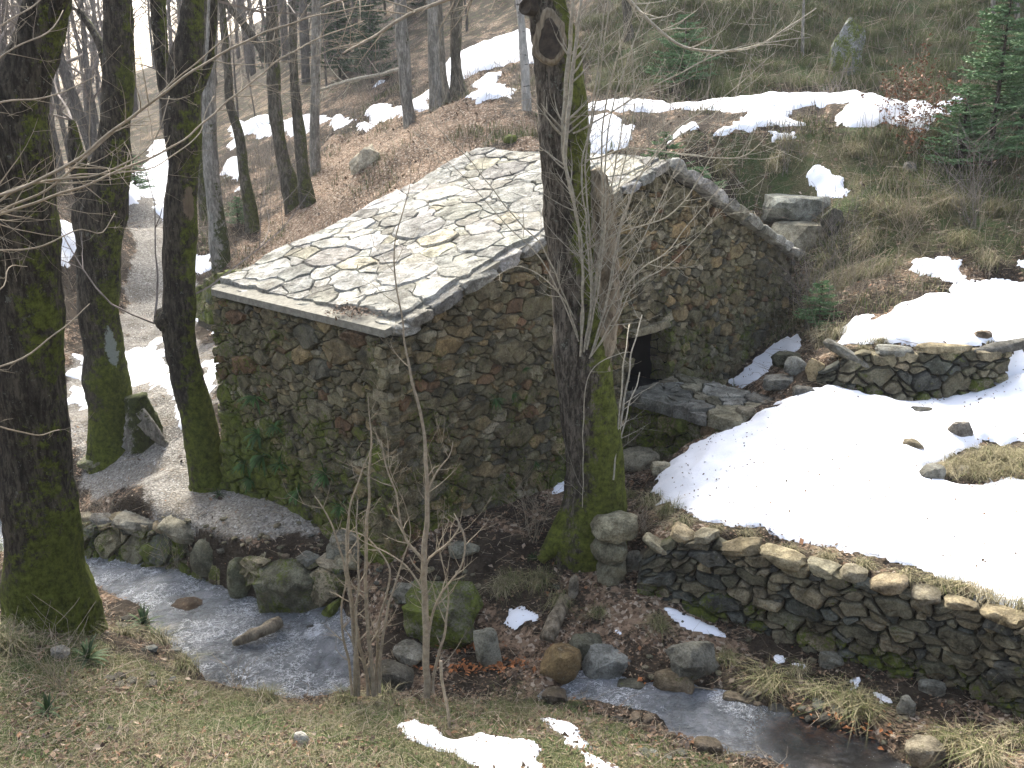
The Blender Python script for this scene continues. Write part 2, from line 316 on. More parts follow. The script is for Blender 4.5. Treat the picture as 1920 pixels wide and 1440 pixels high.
def m_bark(name, c1, c2, mossy=.5, mosscol=(.05, .062, .012), lich=.2, birch=False, zm=(0., 2.5)):
    n = NT(name); v = n.scale(n.pos, (1, 1, .28)); f = n.noise(22, 7, .75, v, .3); g = n.noise(6, 5, .7, v)
    c = n.mix(n.ramp(f, .41, .60), c1, c2); c = n.mix(n.ramp(g, .42, .62, 0, .6), c, tuple(q * .45 for q in c1))
    if birch:
        vb = n.scale(n.pos, (1.2, 1.2, 6)); c = n.mix(n.ramp(n.noise(2.2, 3, .6, vb), .62, .68, 0, .9), c, (.03, .028, .025))
    c = n.mix(n.ramp(n.noise(34, 5, .8), .62, .68, 0, lich), c, (.33, .35, .30)); c = n.mix(n.ramp(n.noise(7, 4, .8), .62, .66, 0, lich * .6), c, (.24, .26, .21))
    z = n.sep(n.pos)[2]; zf = n.ramp(z, zm[0], zm[1], 1., 0.)
    at = n.attr(); dirf = at.outputs['Alpha']
    mf = n.math('ADD', n.math('ADD', n.math('MULTIPLY', n.noise(1.6, 6, .7), 1.0), n.math('MULTIPLY', n.noise(11, 5, .8), .9)), n.math('ADD', n.math('MULTIPLY', zf, .36), n.math('MULTIPLY', dirf, .62)))
    c = n.mix(n.ramp(mf, 1.42 - mossy * .55, 1.55 - mossy * .5, 0, .95), c, n.mix(n.ramp(n.noise(13, 6, .8), .3, .7), tuple(q * .3 for q in mosscol), tuple(q * 1.5 for q in mosscol)))
    rgb = n.N.new('ShaderNodeSeparateColor'); n.L(at.outputs['Color'], rgb.inputs[0]); nz_ = n.math('ADD', n.math('MULTIPLY', n.noise(11, 5, .8), .9), -.45)
    c = n.mix(n.ramp(n.math('ADD', rgb.outputs[0], nz_), .45, .55, 0, .9), c, n.mix(n.noise(60, 3, .7), (.20, .24, .21), (.42, .46, .42)))
    c = n.mix(n.ramp(n.math('ADD', rgb.outputs[1], nz_), .45, .55, 0, .9), c, n.mix(n.noise(30, 4, .7, v), (.09, .065, .04), (.28, .22, .16)))
    n.bump(n.math('ADD', f, n.math('MULTIPLY', n.noise(60, 4, .7), .4)), 1., .06); return n.fin(c, .95, .15)
M['bark_dark'] = m_bark('bark_dark', (.028, .024, .017), (.105, .09, .066), .5, (.10, .12, .018), .6, zm=(-.5, 1.7))
M['bark_main'] = m_bark('bark_main', (.04, .033, .024), (.19, .165, .13), .40, (.11, .13, .02), .9, zm=(-.3, 2.2))
M['bark_grey'] = m_bark('bark_grey', (.19, .18, .15), (.40, .38, .33), .25, lich=.4, zm=(0, 4))
M['bark_mid'] = m_bark('bark_mid', (.07, .062, .045), (.20, .18, .14), .42, (.08, .09, .025), .5, zm=(0, 6))
M['bark_birch'] = m_bark('bark_birch', (.40, .39, .35), (.6, .58, .53), .0, lich=.2, birch=True)
M['lichen'] = simple('lichen', (.26, .30, .27), (.42, .46, .42), 30, bump=.8)
M['bark_far'] = m_bark('bark_far', (.11, .10, .085), (.20, .18, .155), .0)
M['deadwood'] = simple('deadwood', (.07, .055, .035), (.32, .27, .19), 16, stretch=(1, 1, .2), bump=1., bd=.04)
M['twig'] = simple('twig', (.20, .165, .115), (.34, .29, .21), 20)
M['twig_pale'] = simple('twig_pale', (.22, .20, .15), (.42, .39, .31), 20)
M['hollow'] = simple('hollow', (.02, .016, .012), (.07, .055, .04), 14)
M['twig_far'] = simple('twig_far', (.13, .11, .092), (.23, .20, .175), 6)
def m_leaf(name, rough=.7, tr=.2, var=1.):
    n = NT(name); c = n.attr().outputs['Color']; c = n.mix(n.noise(9, 3, .6), n.mix(1., c, (.7, .7, .7), 'MULTIPLY'), n.mix(1., c, (1.3, 1.3, 1.3), 'MULTIPLY'))
    return n.fin(c, rough, .2)
M['leaf'] = m_leaf('leaf')
def m_water():
    n = NT('stream_water'); at = n.attr(); fo = at.outputs['Alpha']
    v = n.scale(n.pos, (1, 1.3, 1)); r = n.noise(9, 5, .65, v, .6); r2 = n.noise(38, 4, .7, v, .4)
    n.bump(n.math('ADD', r, n.math('MULTIPLY', r2, .55)), 1., .12)
    foam_glint = n.ramp(n.math('ADD', n.math('ADD', n.math('MULTIPLY', n.noise(11, 7, .85, v, .8), .7), n.math('MULTIPLY', n.noise(45, 3, .8), .3)), n.math('SUBTRACT', fo, .5)), .5, .72)
    def line(sc_, w_, dist):
        q_ = n.math('ABSOLUTE', n.math('SUBTRACT', n.noise(sc_, 5, .62, v, dist), .5)); return n.ramp(q_, 0, w_, 1., 0.)
    ln = n.math('MULTIPLY', n.math('MAXIMUM', line(5, .02, 1.2), line(11, .022, .9)), n.ramp(n.noise(1.9, 5, .7), .40, .58))  # white streaks: foam lines that also paint highlights on the ripples
    foam_glint = n.math('MAXIMUM', foam_glint, n.math('MULTIPLY', n.math('MULTIPLY', ln, .85), n.ramp(n.N[at.name].outputs['Fac'], 0, .6, 1., .25)))
    c = n.mix(foam_glint, n.mix(n.ramp(n.math('ADD', n.math('MULTIPLY', n.noise(6, 7, .75, v, .6), .6), n.math('MULTIPLY', n.noise(1.3, 3, .6), .4)), .35, .7), (.28, .31, .32), (.86, .89, .92)), (.85, .88, .92)); n.L(c, n.b.inputs['Base Color'])  # pale mottling puts the bright sky reflection into the water colour
    n.L(n.ramp(foam_glint, 0, 1, .12, .7), n.b.inputs['Roughness']); n.L(n.math('MULTIPLY', n.ramp(foam_glint, 0, 1, 1., 0.), n.ramp(n.N[at.name].outputs['Fac'], 0, 1, .55, .97)), n.b.inputs['Transmission Weight']); n.b.inputs['IOR'].default_value = 1.42
    n.b.inputs['Specular IOR Level'].default_value = .8
    return n.m
M['water'] = m_water()

# ------------------------------------------------------------------ zones (image outlines laid on the ground)
def gpoly(P): return [tuple(q[:2]) for q in cast(P)]
Z_path = gpoly([(150, 965), (110, 800), (120, 690), (230, 560), (240, 420), (270, 300), (310, 290), (345, 420), (370, 560), (425, 640), (430, 900), (620, 985), (610, 1035), (430, 1012), (300, 990)])
Z_bank = gpoly([(-80, 1170), (60, 1165), (200, 1200), (330, 1260), (600, 1320), (1000, 1310), (1200, 1350), (1350, 1420), (1450, 1480), (1500, 1600), (-300, 1700)])
Z_slope = gpoly([(430, 560), (440, 470), (620, 260), (700, 232), (880, 198), (1010, 230), (1010, 285), (925, 275), (700, 400)])
Z_upgrass = gpoly([(1090, 185), (1100, 60), (1150, -50), (2100, -60), (2100, 185)])
Z_rgrass = gpoly([(1250, 280), (1400, 275), (2100, 230), (2100, 520), (1700, 500), (1600, 600), (1500, 620), (1480, 450)])
Z_rim = gpoly([(1190, 1040), (1230, 930), (1400, 990), (1920, 1130), (1920, 1180), (1600, 1080), (1290, 1000)])
def zones(x, y):
    n1 = fbm(x, y, 1.5, 71, 3) * .6
    gr = sstep(-.4, .5, sdf(x, y, Z_path) + n1)
    gs = .95 * sstep(-.3, .5, sdf(x, y, Z_bank) + n1 * .6)
    gs = np.maximum(gs, .8 * sstep(-1, 1, sdf(x, y, Z_upgrass) + n1 * 2)); gs = np.maximum(gs, .62 * sstep(-1, 1, sdf(x, y, Z_rgrass) + n1 * 2))
    far = sstep(28, 40, y); gs = np.maximum(gs, .45 * far)
    lf = .5 + .5 * sstep(-.5, .8, sdf(x, y, Z_slope)) + n1 * .3
    lf = lf - .35 * (sdf(x, y, Z_bank) > 0)
    return gr, gs * (1 - gr), np.clip(lf, 0, 1)

# ------------------------------------------------------------------ ground sheet
def axis(lo, a, b, hi, fine, grow=1.09):
    L = list(np.arange(a, b, fine)); s = fine; x = L[-1]
    while x < hi: s *= grow; x += s; L.append(x)
    s = fine; x = a; R = []
    while x > lo: s *= grow; x -= s; R.append(x)
    return np.array(R[::-1] + L)
gx = axis(-150, -8.5, 9.0, 130, .065, 1.045); gy = axis(-45, 6.0, 18.0, 175, .065, 1.03)
GX, GY = np.meshgrid(gx, gy); GZ = ground(GX, GY)
V = np.stack([GX.ravel(), GY.ravel(), GZ.ravel()], 1)
nx, ny = len(gx), len(gy); idx = np.arange(nx * ny).reshape(ny, nx)
Fq = np.stack([idx[:-1, :-1].ravel(), idx[:-1, 1:].ravel(), idx[1:, 1:].ravel(), idx[1:, :-1].ravel()], 1)
zr, zg, zl = zones(V[:, 0], V[:, 1])
gnd = put('ground', V, Fq, M['ground'], C=np.stack([zr, zg, zl, np.ones(len(zr))], 1), smooth=True, own=False, kind='structure')
print('ground verts', len(V))

# ------------------------------------------------------------------ snow
def snow(px, label, th=.09, rag=.12, cell=.05, holes=(), cover=0., grp='patches of old melting snow', wid=.35):
    P = gpoly(px); P = np.array(P); lo = P.min(0) - .4; hi = P.max(0) + .4
    ext = max(hi - lo); cell = max(cell, ext / 260)
    X, Y_ = np.meshgrid(np.arange(lo[0], hi[0], cell), np.arange(lo[1], hi[1], cell))
    s = sdf(X, Y_, P)
    for h in holes: s = np.minimum(s, -sdf(X, Y_, gpoly(h)))
    s = s + fbm(X, Y_, rag * 5, 21, 4) * rag * 2.2 + fbm(X, Y_, .2, 33, 3) * .13 * min(1, rag * 12) - cover * (.5 + fbm(X, Y_, .5, 90, 3))
    k = 1 - np.exp(-np.maximum(s, 0) / (wid * .5))
    Zs = ground(X, Y_) * (1 - .0) + np.where(s > 0, th * k * (1 + .5 * fbm(X, Y_, .8, 60, 3) + .35 * fbm(X, Y_, .22, 66, 3)) + .006, -.04)
    keep = s > -cell * 1.5
    n0, n1 = X.shape; id_ = np.arange(n0 * n1).reshape(n0, n1)
    q = np.stack([id_[:-1, :-1], id_[:-1, 1:], id_[1:, 1:], id_[1:, :-1]], -1).reshape(-1, 4)
    kq = keep.ravel()[q].all(1) & (s.ravel()[q] > 0).any(1); q = q[kq]
    if len(q) == 0: return
    u, inv = np.unique(q.ravel(), return_inverse=True)
    V = np.stack([X.ravel()[u], Y_.ravel()[u], Zs.ravel()[u]], 1)
    SN.append(P)
    return put('snow', V, inv.reshape(-1, 4), M['snow'], smooth=True, kind='stuff', label=label)
SN = []
snow([(1222, 925), (1250, 868), (1290, 838), (1340, 803), (1400, 780), (1440, 768), (1500, 738), (1545, 724), (1590, 738), (1650, 750), (1750, 748), (1830, 728), (1885, 695), (1905, 650), (2100, 660), (2250, 900), (2200, 1230),
      (1920, 1130), (1850, 1110), (1750, 1080), (1650, 1050), (1560, 1025), (1480, 1005), (1400, 990), (1330, 975), (1265, 955)], 'large snow field on the terrace above the long dry stone wall', .10, .09, .05,
     holes=[[(1740, 885), (1800, 850), (1860, 835), (1960, 832), (1960, 908), (1860, 905), (1790, 905)]])
snow([(1562, 655), (1575, 622), (1600, 600), (1660, 590), (1700, 572), (1760, 560), (1790, 545), (1750, 530), (1702, 518), (1720, 500), (1760, 488), (1800, 505), (1812, 532), (1860, 522), (1920, 518), (2100, 500), (2100, 655), (1920, 648),
      (1850, 648), (1750, 642), (1650, 642), (1590, 648)], 'snow on the upper terrace above the short stone wall', .12, .09)
snow([(1885, 498), (1925, 480), (1990, 480), (1990, 500), (1920, 505)], 'small snow patch at the right edge above the upper terrace', .08, .07)
snow([(1362, 717), (1400, 690), (1440, 660), (1478, 635), (1502, 642), (1496, 665), (1450, 688), (1420, 722), (1385, 733)], 'snow drift at the foot of the gable wall behind the platform', .08, .05)
snow([(1508, 352), (1530, 336), (1560, 330), (1585, 350), (1578, 368), (1530, 374), (1510, 370)], 'round snow patch on the slope above the grey slab rocks', .10, .08)
snow([(1090, 198), (1250, 196), (1400, 191), (1600, 193), (1790, 187), (1795, 203), (1740, 224), (1600, 212), (1500, 213), (1400, 214), (1280, 214), (1180, 213), (1090, 213)], 'snow covered track running level across the slope behind the hut', .12, .13, .08)
snow([(1330, 262), (1380, 240), (1410, 213), (1480, 211), (1475, 232), (1500, 240), (1445, 244), (1400, 270), (1375, 278), (1335, 268), (1255, 275), (1250, 262)], 'tongue of snow spilling below the track by the small fir', .10, .2, .08)
snow([(1562, 245), (1600, 213), (1745, 212), (1720, 238), (1665, 236), (1640, 245), (1590, 268)], 'tongue of snow below the track beside the brown leaved sapling', .10, .2, .08)
snow([(1098, 222), (1140, 222), (1192, 238), (1190, 268), (1140, 275), (1112, 292), (1098, 290)], 'snow patch behind the roof right of the mossy trunk', .10, .15, .08)
snow([(1445, 266), (1485, 264), (1487, 275), (1450, 277)], 'thin snow scrap below the track above the slope', .06, .1)
snow([(798, 170), (835, 118), (862, 92), (900, 78), (990, 44), (1060, 60), (1075, 95), (995, 128), (900, 142), (852, 160), (842, 205), (800, 218)], 'steep snow patch on the wooded slope behind the grey trunks', .14, .22, .12)
snow([(885, 158), (925, 143), (922, 160), (895, 172)], 'small snow patch below the steep snow slope', .1, .3, .1)
snow([(878, 190), (920, 165), (968, 168), (955, 190), (900, 205)], 'snow patch at the foot of the white birch', .12, .3, .1)
snow([(688, 218), (720, 198), (760, 196), (800, 180), (806, 212), (760, 228), (700, 236)], 'snow bank on the track behind the grey mottled trunk', .12, .15, .1)
snow([(700, 165), (722, 150), (724, 160), (702, 172)], 'little snow scrap under the fallen pale branch', .1, .3, .1)
snow([(425, 275), (445, 233), (585, 230), (640, 228), (690, 230), (690, 236), (600, 240), (580, 250), (460, 252), (435, 285)], 'strip of snow on the far track behind the thin trunks', .15, .3, .12)
snow([(428, 310), (450, 305), (462, 330), (455, 378), (432, 370)], 'snow scraps beside the thin leaning trunk', .1, .3, .1, cover=.3)
snow([(232, 385), (250, 320), (285, 262), (325, 256), (335, 420), (312, 440), (298, 385)], 'snow on the upper end of the gravel path between the trunks', .1, .2, .12, cover=.1)
snow([(75, 508), (88, 462), (140, 425), (148, 455), (120, 492), (90, 515)], 'snow patch on the bank left of the path', .12, .2, .1)
snow([(368, 480), (392, 476), (394, 505), (370, 510)], 'snow scrap at the foot of the grey barked trunk', .08, .15, .08)
snow([(366, 598), (414, 600), (418, 614), (368, 612)], 'narrow snow strip on the path beside the hut corner', .07, .12, .06)
snow([(372, 682), (428, 670), (432, 702), (395, 712)], 'snow patch against the left wall of the hut', .08, .12, .06)
snow([(110, 650), (300, 645), (330, 690), (430, 715), (428, 850), (330, 850), (300, 770), (250, 720), (150, 790), (118, 780)], 'thin worn snow and ice film on the gravel path between the mossy trunks', .03, .3, .06, cover=.36)
snow([(748, 1365), (775, 1358), (850, 1385), (900, 1380), (1000, 1393), (1024, 1412), (1010, 1450), (900, 1460), (850, 1415), (760, 1388)], 'long snow patch on the near grass at the bottom edge', .07, .05, .03)
snow([(1003, 1345), (1040, 1352), (1082, 1358), (1100, 1385), (1090, 1407), (1058, 1397), (1038, 1370)], 'small ragged snow patch on the near grass beside the run', .06, .04, .03)
snow([(1098, 1418), (1150, 1438), (1180, 1460), (1110, 1460)], 'corner of a snow patch cut by the bottom edge', .06, .04, .03)
snow([(942, 1163), (952, 1130), (985, 1126), (1012, 1155), (1012, 1170), (990, 1158), (968, 1175)], 'small snow patch on the dark litter above the mossy block', .06, .03, .03)
snow([(1238, 1143), (1290, 1150), (1372, 1184), (1362, 1197), (1280, 1177)], 'long thin snow patch below the dry stone wall', .06, .03, .03)
snow([(1030, 903), (1066, 896), (1070, 914), (1036, 920)], 'scrap of snow between the hut wall and the big mossy trunk', .05, .03, .03)
for q, lb in (([(1453, 1222), (1472, 1222), (1476, 1238), (1456, 1238)], 'tiny round snow scrap on the litter below the wall'), ([(1480, 1236), (1510, 1244), (1508, 1252), (1484, 1244)], 'tiny oblong snow scrap beside the round one'),
          ([(1595, 1275), (1612, 1275), (1612, 1291), (1597, 1291)], 'tiny snow scrap above the pool edge'), ([(1638, 1298), (1660, 1300), (1674, 1314), (1650, 1316)], 'small snow scrap near the right end of the pool'), ([(1150, 1178), (1162, 1182), (1168, 1192), (1154, 1190)], 'tiny snow scrap above the tilted grey slab')):
    snow(q, lb, .04, .015, .02)

# ------------------------------------------------------------------ water
def water(P, WZ, name, foam_pts, label):
    P = np.array(P); lo = P.min(0) - .3; hi = P.max(0) + .3; c = .035
    X, Y_ = np.meshgrid(np.arange(lo[0], hi[0], c), np.arange(lo[1], hi[1], c)); s = sdf(X, Y_, P)
    fo = np.zeros(X.shape)
    for px, py, z, r, k in foam_pts:
        q = at_z(px, py, z); fo = np.maximum(fo, k * np.exp(-((X - q[0]) ** 2 + (Y_ - q[1]) ** 2) / r ** 2))
    Zw = WZ(X, Y_) + (.5 - np.abs(fbm(X, Y_, .45, 3, 3)) * 2) * .035 + fbm(X, Y_, .28, 3, 3) * (.03 + .09 * fo) + fbm(X, Y_, .1, 13, 2) * .016
    n0, n1 = X.shape; id_ = np.arange(n0 * n1).reshape(n0, n1)
    q = np.stack([id_[:-1, :-1], id_[:-1, 1:], id_[1:, 1:], id_[1:, :-1]], -1).reshape(-1, 4)
    q = q[(s.ravel()[q] > -.3).all(1)]; u, inv = np.unique(q.ravel(), return_inverse=True)
    C = np.zeros((len(u), 4)); C[:, 3] = fo.ravel()[u]; cl = at_z(1580, 1395, -.86); cq = np.exp(-(((X - cl[0]) / .75) ** 2 + ((Y_ - cl[1]) / .5) ** 2)).ravel()[u]; C[:, :3] = np.clip(cq * 1.6, 0, 1)[:, None]
    return put(name, np.stack([X.ravel()[u], Y_.ravel()[u], Zw.ravel()[u]], 1), inv.reshape(-1, 4), M['water'], C=C, smooth=True, kind='structure', label=label)
water(pool, WP, 'stream_water', [(592, 1180, -1.1, .42, .62), (560, 1220, -1.2, .35, .5), (500, 1155, -1.2, .4, .42), (285, 1075, -1.35, .4, .6), (180, 1040, -1.5, .6, .45), (330, 1120, -1.25, .9, .3), (310, 1225, -1.22, .45, .36), (220, 1080, -1.4, .5, .42), (450, 1230, -1.22, 1.2, .18)], 'rippling stream pool with white water')
water(run, WR, 'stream_water', [(1180, 1300, -.9, .35, .5), (1290, 1350, -.88, .6, .42), (1420, 1400, -.87, .4, .38)], 'shallow run of water over brown leaves')

# ------------------------------------------------------------------ haze
hz = bpy.data.materials.new('haze'); hz.use_nodes = True; hz.node_tree.nodes.clear(); ho = hz.node_tree.nodes.new('ShaderNodeOutputMaterial'); hv = hz.node_tree.nodes.new('ShaderNodeVolumePrincipled')
hv.inputs['Density'].default_value = HAZE; hv.inputs['Color'].default_value = (.86, .9, .97, 1); hv.inputs['Anisotropy'].default_value = .3; hz.node_tree.links.new(hv.outputs[0], ho.inputs['Volume'])
hx0, hy0, _z = V.min(0) - 1; hx1, hy1, _z = V.max(0) + 1
zlo, zhi = float(V[:, 2].min()) - 1, max(float(V[:, 2].max()), 40.) + 3; bx = [(x_, y_, z_) for z_ in (zlo, zhi) for x_, y_ in ((hx0, hy0), (hx1, hy0), (hx1, hy1), (hx0, hy1))]
put('haze', bx, [(3, 2, 1, 0), (4, 5, 6, 7), (0, 1, 5, 4), (1, 2, 6, 5), (2, 3, 7, 6), (3, 0, 4, 7)], hz, kind='stuff', label='thin pale haze in the air of the valley')

# ------------------------------------------------------------------ stones
PAL = [((.135, .122, .076), 5), ((.20, .155, .085), 3), ((.15, .075, .042), .8), ((.062, .066, .06), 2.2), ((.27, .25, .185), 1.3), ((.095, .088, .055), 4), ((.165, .15, .105), 3), ((.25, .18, .09), .8)]
PALR = [((.30, .302, .285), 5), ((.34, .344, .33), 3), ((.27, .27, .24), 2), ((.30, .29, .23), 1.2), ((.45, .46, .46), .5)]
PALD = [((.125, .12, .085), 4), ((.085, .09, .08), 3.5), ((.18, .162, .11), 3), ((.24, .215, .15), 1.6), ((.15, .14, .10), 3)]
PMEAN = np.array([.135, .12, .076])
def pickw(k=1., f=.4):
    c = np.array(pick(PAL, k)); return tuple((c + (PMEAN * k - c) * f).tolist())
def pick(pal, k=1.):
    t = random.random() * sum(q[1] for q in pal)
    for c, wt in pal:
        t -= wt
        if t <= 0: break
    b = random.uniform(.68, 1.35) * k
    return tuple(min(.8, v * b * random.uniform(.98, 1.02)) for v in c)
def clip(poly, nx_, ny_, c):
    o = []; n = len(poly)
    for i in range(n):
        a = poly[i]; b = poly[(i + 1) % n]; da = a[0] * nx_ + a[1] * ny_ - c; db = b[0] * nx_ + b[1] * ny_ - c
        if da <= 0: o.append(a)
        if (da < 0 < db) or (db < 0 < da):
            t = da / (da - db); o.append((a[0] + (b[0] - a[0]) * t, a[1] + (b[1] - a[1]) * t))
    return o
def cells(dom, classes, asp=1.45, skew=0.):
    """irregular packing of a convex domain into stone outlines; classes: (radius, tries)"""
    D = [(u, v * asp) for u, v in dom]; us = [q[0] for q in D]; vs = [q[1] for q in D]
    DP = np.array(D); S = np.zeros((0, 2)); R = np.zeros(0)
    for r, tries in classes:
        pts = np.stack([RS.uniform(min(us), max(us), tries), RS.uniform(min(vs), max(vs), tries)], 1)
        ins = sdf(pts[:, 0], pts[:, 1], D) > r * .25; pts = pts[ins]
        for p in pts:
            rr = r * random.uniform(.85, 1.15)
            if len(S) == 0 or (np.hypot(S[:, 0] - p[0], S[:, 1] - p[1]) > (R + rr) * .86).all():
                S = np.vstack([S, p]); R = np.append(R, rr)
    out_ = []
    for i in range(len(S)):
        d = np.hypot(S[:, 0] - S[i, 0], S[:, 1] - S[i, 1]); nb = np.argsort(d)[1:26]; P = D
        for j in nb:
            dx, dy = S[j] - S[i]; c = (S[j] @ S[j] - S[i] @ S[i] - R[j] ** 2 + R[i] ** 2) / 2
            P = clip(P, dx, dy, c)
            if len(P) < 3: break
        if len(P) >= 3: out_.append([(u, v / asp) for u, v in P])
    return out_
def warp(P, amp, frq, sd=0):
    P = np.asarray(P, float); return P + np.stack([fbm(P[:, 0] + 40, P[:, 1] + 40, frq, 201 + sd, 2), fbm(P[:, 0] + 40, P[:, 1] + 40, frq, 301 + sd, 2)], 1) * amp
def stone_geo(poly, Mf, gap=.006, h=(.02, .05), back=-.08, rnd=.07, top=.88, jit=.02, wamp=.085, wfr=.12, split=.07, tl=.13):
    P = np.array(poly)
    ar = .5 * abs((P[:, 0] * np.roll(P[:, 1], -1) - np.roll(P[:, 0], -1) * P[:, 1]).sum()); R = math.sqrt(ar / math.pi)
    if R < .01: return None
    if (P[:, 0] * np.roll(P[:, 1], -1) - np.roll(P[:, 0], -1) * P[:, 1]).sum() < 0: P = P[::-1]
    S = []; n = len(P)
    for i in range(n):     # shared edges are subdivided and bent alike on both sides
        a, b = P[i], P[(i + 1) % n]; L = np.hypot(*(b - a))
        if L < .015: continue
        k = max(1, int(round(L / split))); S += [a + (b - a) * j / k for j in range(k)]
    if len(S) < 3: return None
    P = warp(S, wamp, wfr); A = P.mean(0); d = A - P; L = np.hypot(d[:, 0], d[:, 1])[:, None] + 1e-9; P = P + d / L * np.minimum(gap + RS.uniform(0, gap, (len(P), 1)), L * .3)
    Q = []; n = len(P)
    for i in range(n):
        a, b, c = P[i - 1], P[i], P[(i + 1) % n]; u = b - a; v = c - b; cr = abs(u[0] * v[1] - u[1] * v[0]) / (np.hypot(*u) * np.hypot(*v) + 1e-9)
        if cr > .5: k = random.uniform(rnd * .6, rnd * 1.6); Q += [b - u * min(k, .4), b + v * min(k, .4)]
        else: Q.append(b)
    Q = np.array(Q); A = Q.mean(0); n = len(Q); hh = random.uniform(*h) * min(1.4, .45 + R * 5); tx, ty = RS.normal(0, tl, 2)
    def W(Pt, base, nz): return base + np.clip((Pt - A) @ np.array([tx, ty]), -hh, hh) * .9 + RS.uniform(-nz, nz, len(Pt))
    r0 = Q; r1 = A + (Q - A) * .99; r2 = A + (Q - A) * top + RS.uniform(-.03, .03, Q.shape) * R; r3 = A + (Q - A) * top * .5 + RS.uniform(-.08, .08, Q.shape) * R
    w0 = np.full(n, back); w1_ = W(r1, hh * .35, hh * .15); w2_ = W(r2, hh * .95, hh * .16); w3_ = W(r3, hh * 1.0, hh * .2)
    V = np.concatenate([r0, r1, r2, r3, A[None]]); Wd = np.concatenate([w0, w1_, w2_, w3_, [hh * 1.02]])
    XYZ = Mf(V[:, 0], V[:, 1], Wd); Fc = []
    for k in range(3):
        for i in range(n):
            j = (i + 1) % n; Fc.append((k * n + i, k * n + j, (k + 1) * n + j, (k + 1) * n + i))
    for i in range(n): Fc.append((3 * n + i, 3 * n + (i + 1) % n, 4 * n))
    return XYZ, Fc, ar, A
def stones(items, name, parent, mat, limit=280, rest='rubble', sharp=38):
    """items: (XYZ, faces, colour4). the largest in view become objects, the rest one joined part"""
    def sz(it):
        c = it[0].mean(0); e = it[0].max(0) - it[0].min(0); return -(np.sort(e)[1] * np.sort(e)[2]) / max(1, depth(c)) ** 2
    items = sorted(items, key=sz); objs = []
    for XYZ, Fc, c in items[:limit]: objs.append(put(name, XYZ, Fc, mat, parent, C=np.array(c), smooth=True, sharp=sharp))
    r = items[limit:]
    if r:
        V, Fs, Cs = [], [], []; k = 0
        for XYZ, Fc, c in r:
            V.append(XYZ); Fs += [tuple(i + k for i in f) for f in Fc]; Cs.append(np.tile(np.array(c), (len(XYZ), 1))); k += len(XYZ)
        put(rest, np.concatenate(V), Fs, mat, parent, C=np.concatenate(Cs), smooth=True, sharp=sharp, kind='stuff')
    return objs
def flipcheck(Mf):  # orientation: does u x v point along +w ?
    a = Mf(np.array([0., .01, 0.]), np.array([0., 0., .01]), np.zeros(3)); n = np.cross(a[1] - a[0], a[2] - a[0])
    b = Mf(np.array([0.]), np.array([0.]), np.array([.01]))[0] - a[0]; return n @ b > 0
def wallset(dom, Mf, classes, pal, mossf, skip=None, bright=1., asp=1.45, **kw):
    res = []; ok = flipcheck(Mf)
    for P in cells(dom, classes, asp):
        c = np.mean(P, 0)
        if skip and skip(c[0], c[1]): continue
        g = stone_geo(P, Mf, **kw)
        if g is None: continue
        XYZ, Fc, ar, A = g
        if not ok: Fc = [f[::-1] for f in Fc]
        cc = pickw(bright) if pal is PAL else pick(pal, bright); res.append((XYZ, Fc, cc + (mossf(A[0], A[1], XYZ.mean(0)),)))
    return res
def plank_stone(c, ex, ey, ez, sx, sy, sz, seed=0, sub=3, rough=.12, planes=7, sq=.55):
    """an angular block centred at c; ex, ey, ez unit axes, half sizes sx, sy, sz"""
    bm = bmesh.new(); bmesh.ops.create_icosphere(bm, subdivisions=sub, radius=1)
    rr = random.Random(seed); off = Vector((rr.uniform(0, 50), rr.uniform(0, 50), rr.uniform(0, 50)))
    PL = [(Vector((rr.gauss(0, 1), rr.gauss(0, 1), rr.gauss(0, 1))).normalized(), rr.uniform(.72, .95)) for _ in range(planes)]
    V = []
    for v in bm.verts:
        p = v.co.copy(); m = max(abs(p.x), abs(p.y), abs(p.z)); p = p * ((1 - sq) + sq * min(1 / m, 1.45) * .88)
        for n_, d_ in PL:
            k = p.dot(n_) - d_
            if k > 0: p -= n_ * k * .92
        p += p.normalized() * (mnoise.fractal(p * 1.7 + off, 1., 2., 3) * rough * 1.3)
        V.append(c + ex * (p.x * sx) + ey * (p.y * sy) + ez * (p.z * sz))
    Fc = [tuple(q.index for q in f.verts) for f in bm.faces]; bm.free()
    if np.cross(ex, ey) @ ez < 0: Fc = [f[::-1] for f in Fc]
    return np.array(V), Fc
def boulder(px, py, wpx, hpx, label, tone=None, moss=.35, name='boulder', cat='boulder', yaw=None, dz=None, deep=.8, sq=.55, parent=None, grp=None, tilt=0., Yd=None, planes=11, rough=.09, mat=None, base=None, sink=.18):
    """px,py: bottom centre in the photograph; sizes in pixels at that distance"""
    q = on(px, py) if Yd is None else at_y(px, py, Yd)
    if base is not None: q = np.array(base, float)
    m = depth(q) / F; a, hgt = wpx * m / 2, hpx * m / 2
    yaw = random.uniform(-.3, .3) if yaw is None else yaw
    ex = np.array([math.cos(yaw), math.sin(yaw), 0]); ey = np.array([-math.sin(yaw), math.cos(yaw), 0]); ez = UZ
    if tilt: ex, ez = ex * math.cos(tilt) + ez * math.sin(tilt), ez * math.cos(tilt) - ex * math.sin(tilt)
    c = q + UZ * hgt * (1 - sink * 2 if Yd is None else 1) + np.array([0, a * deep * .5, 0])
    V, Fc = plank_stone(c, ex, ey, ez, a * 1.06, a * deep, hgt * (1 + sink), random.randint(0, 9999), planes=planes, sq=sq, rough=rough)
    t = tone or pick(PALD)
    return put(name, V, Fc, mat or M['boulder'], parent, C=np.array(t + (moss,)), smooth=True, sharp=27, label=label if not parent else None, cat=cat if not parent else None, group=grp)

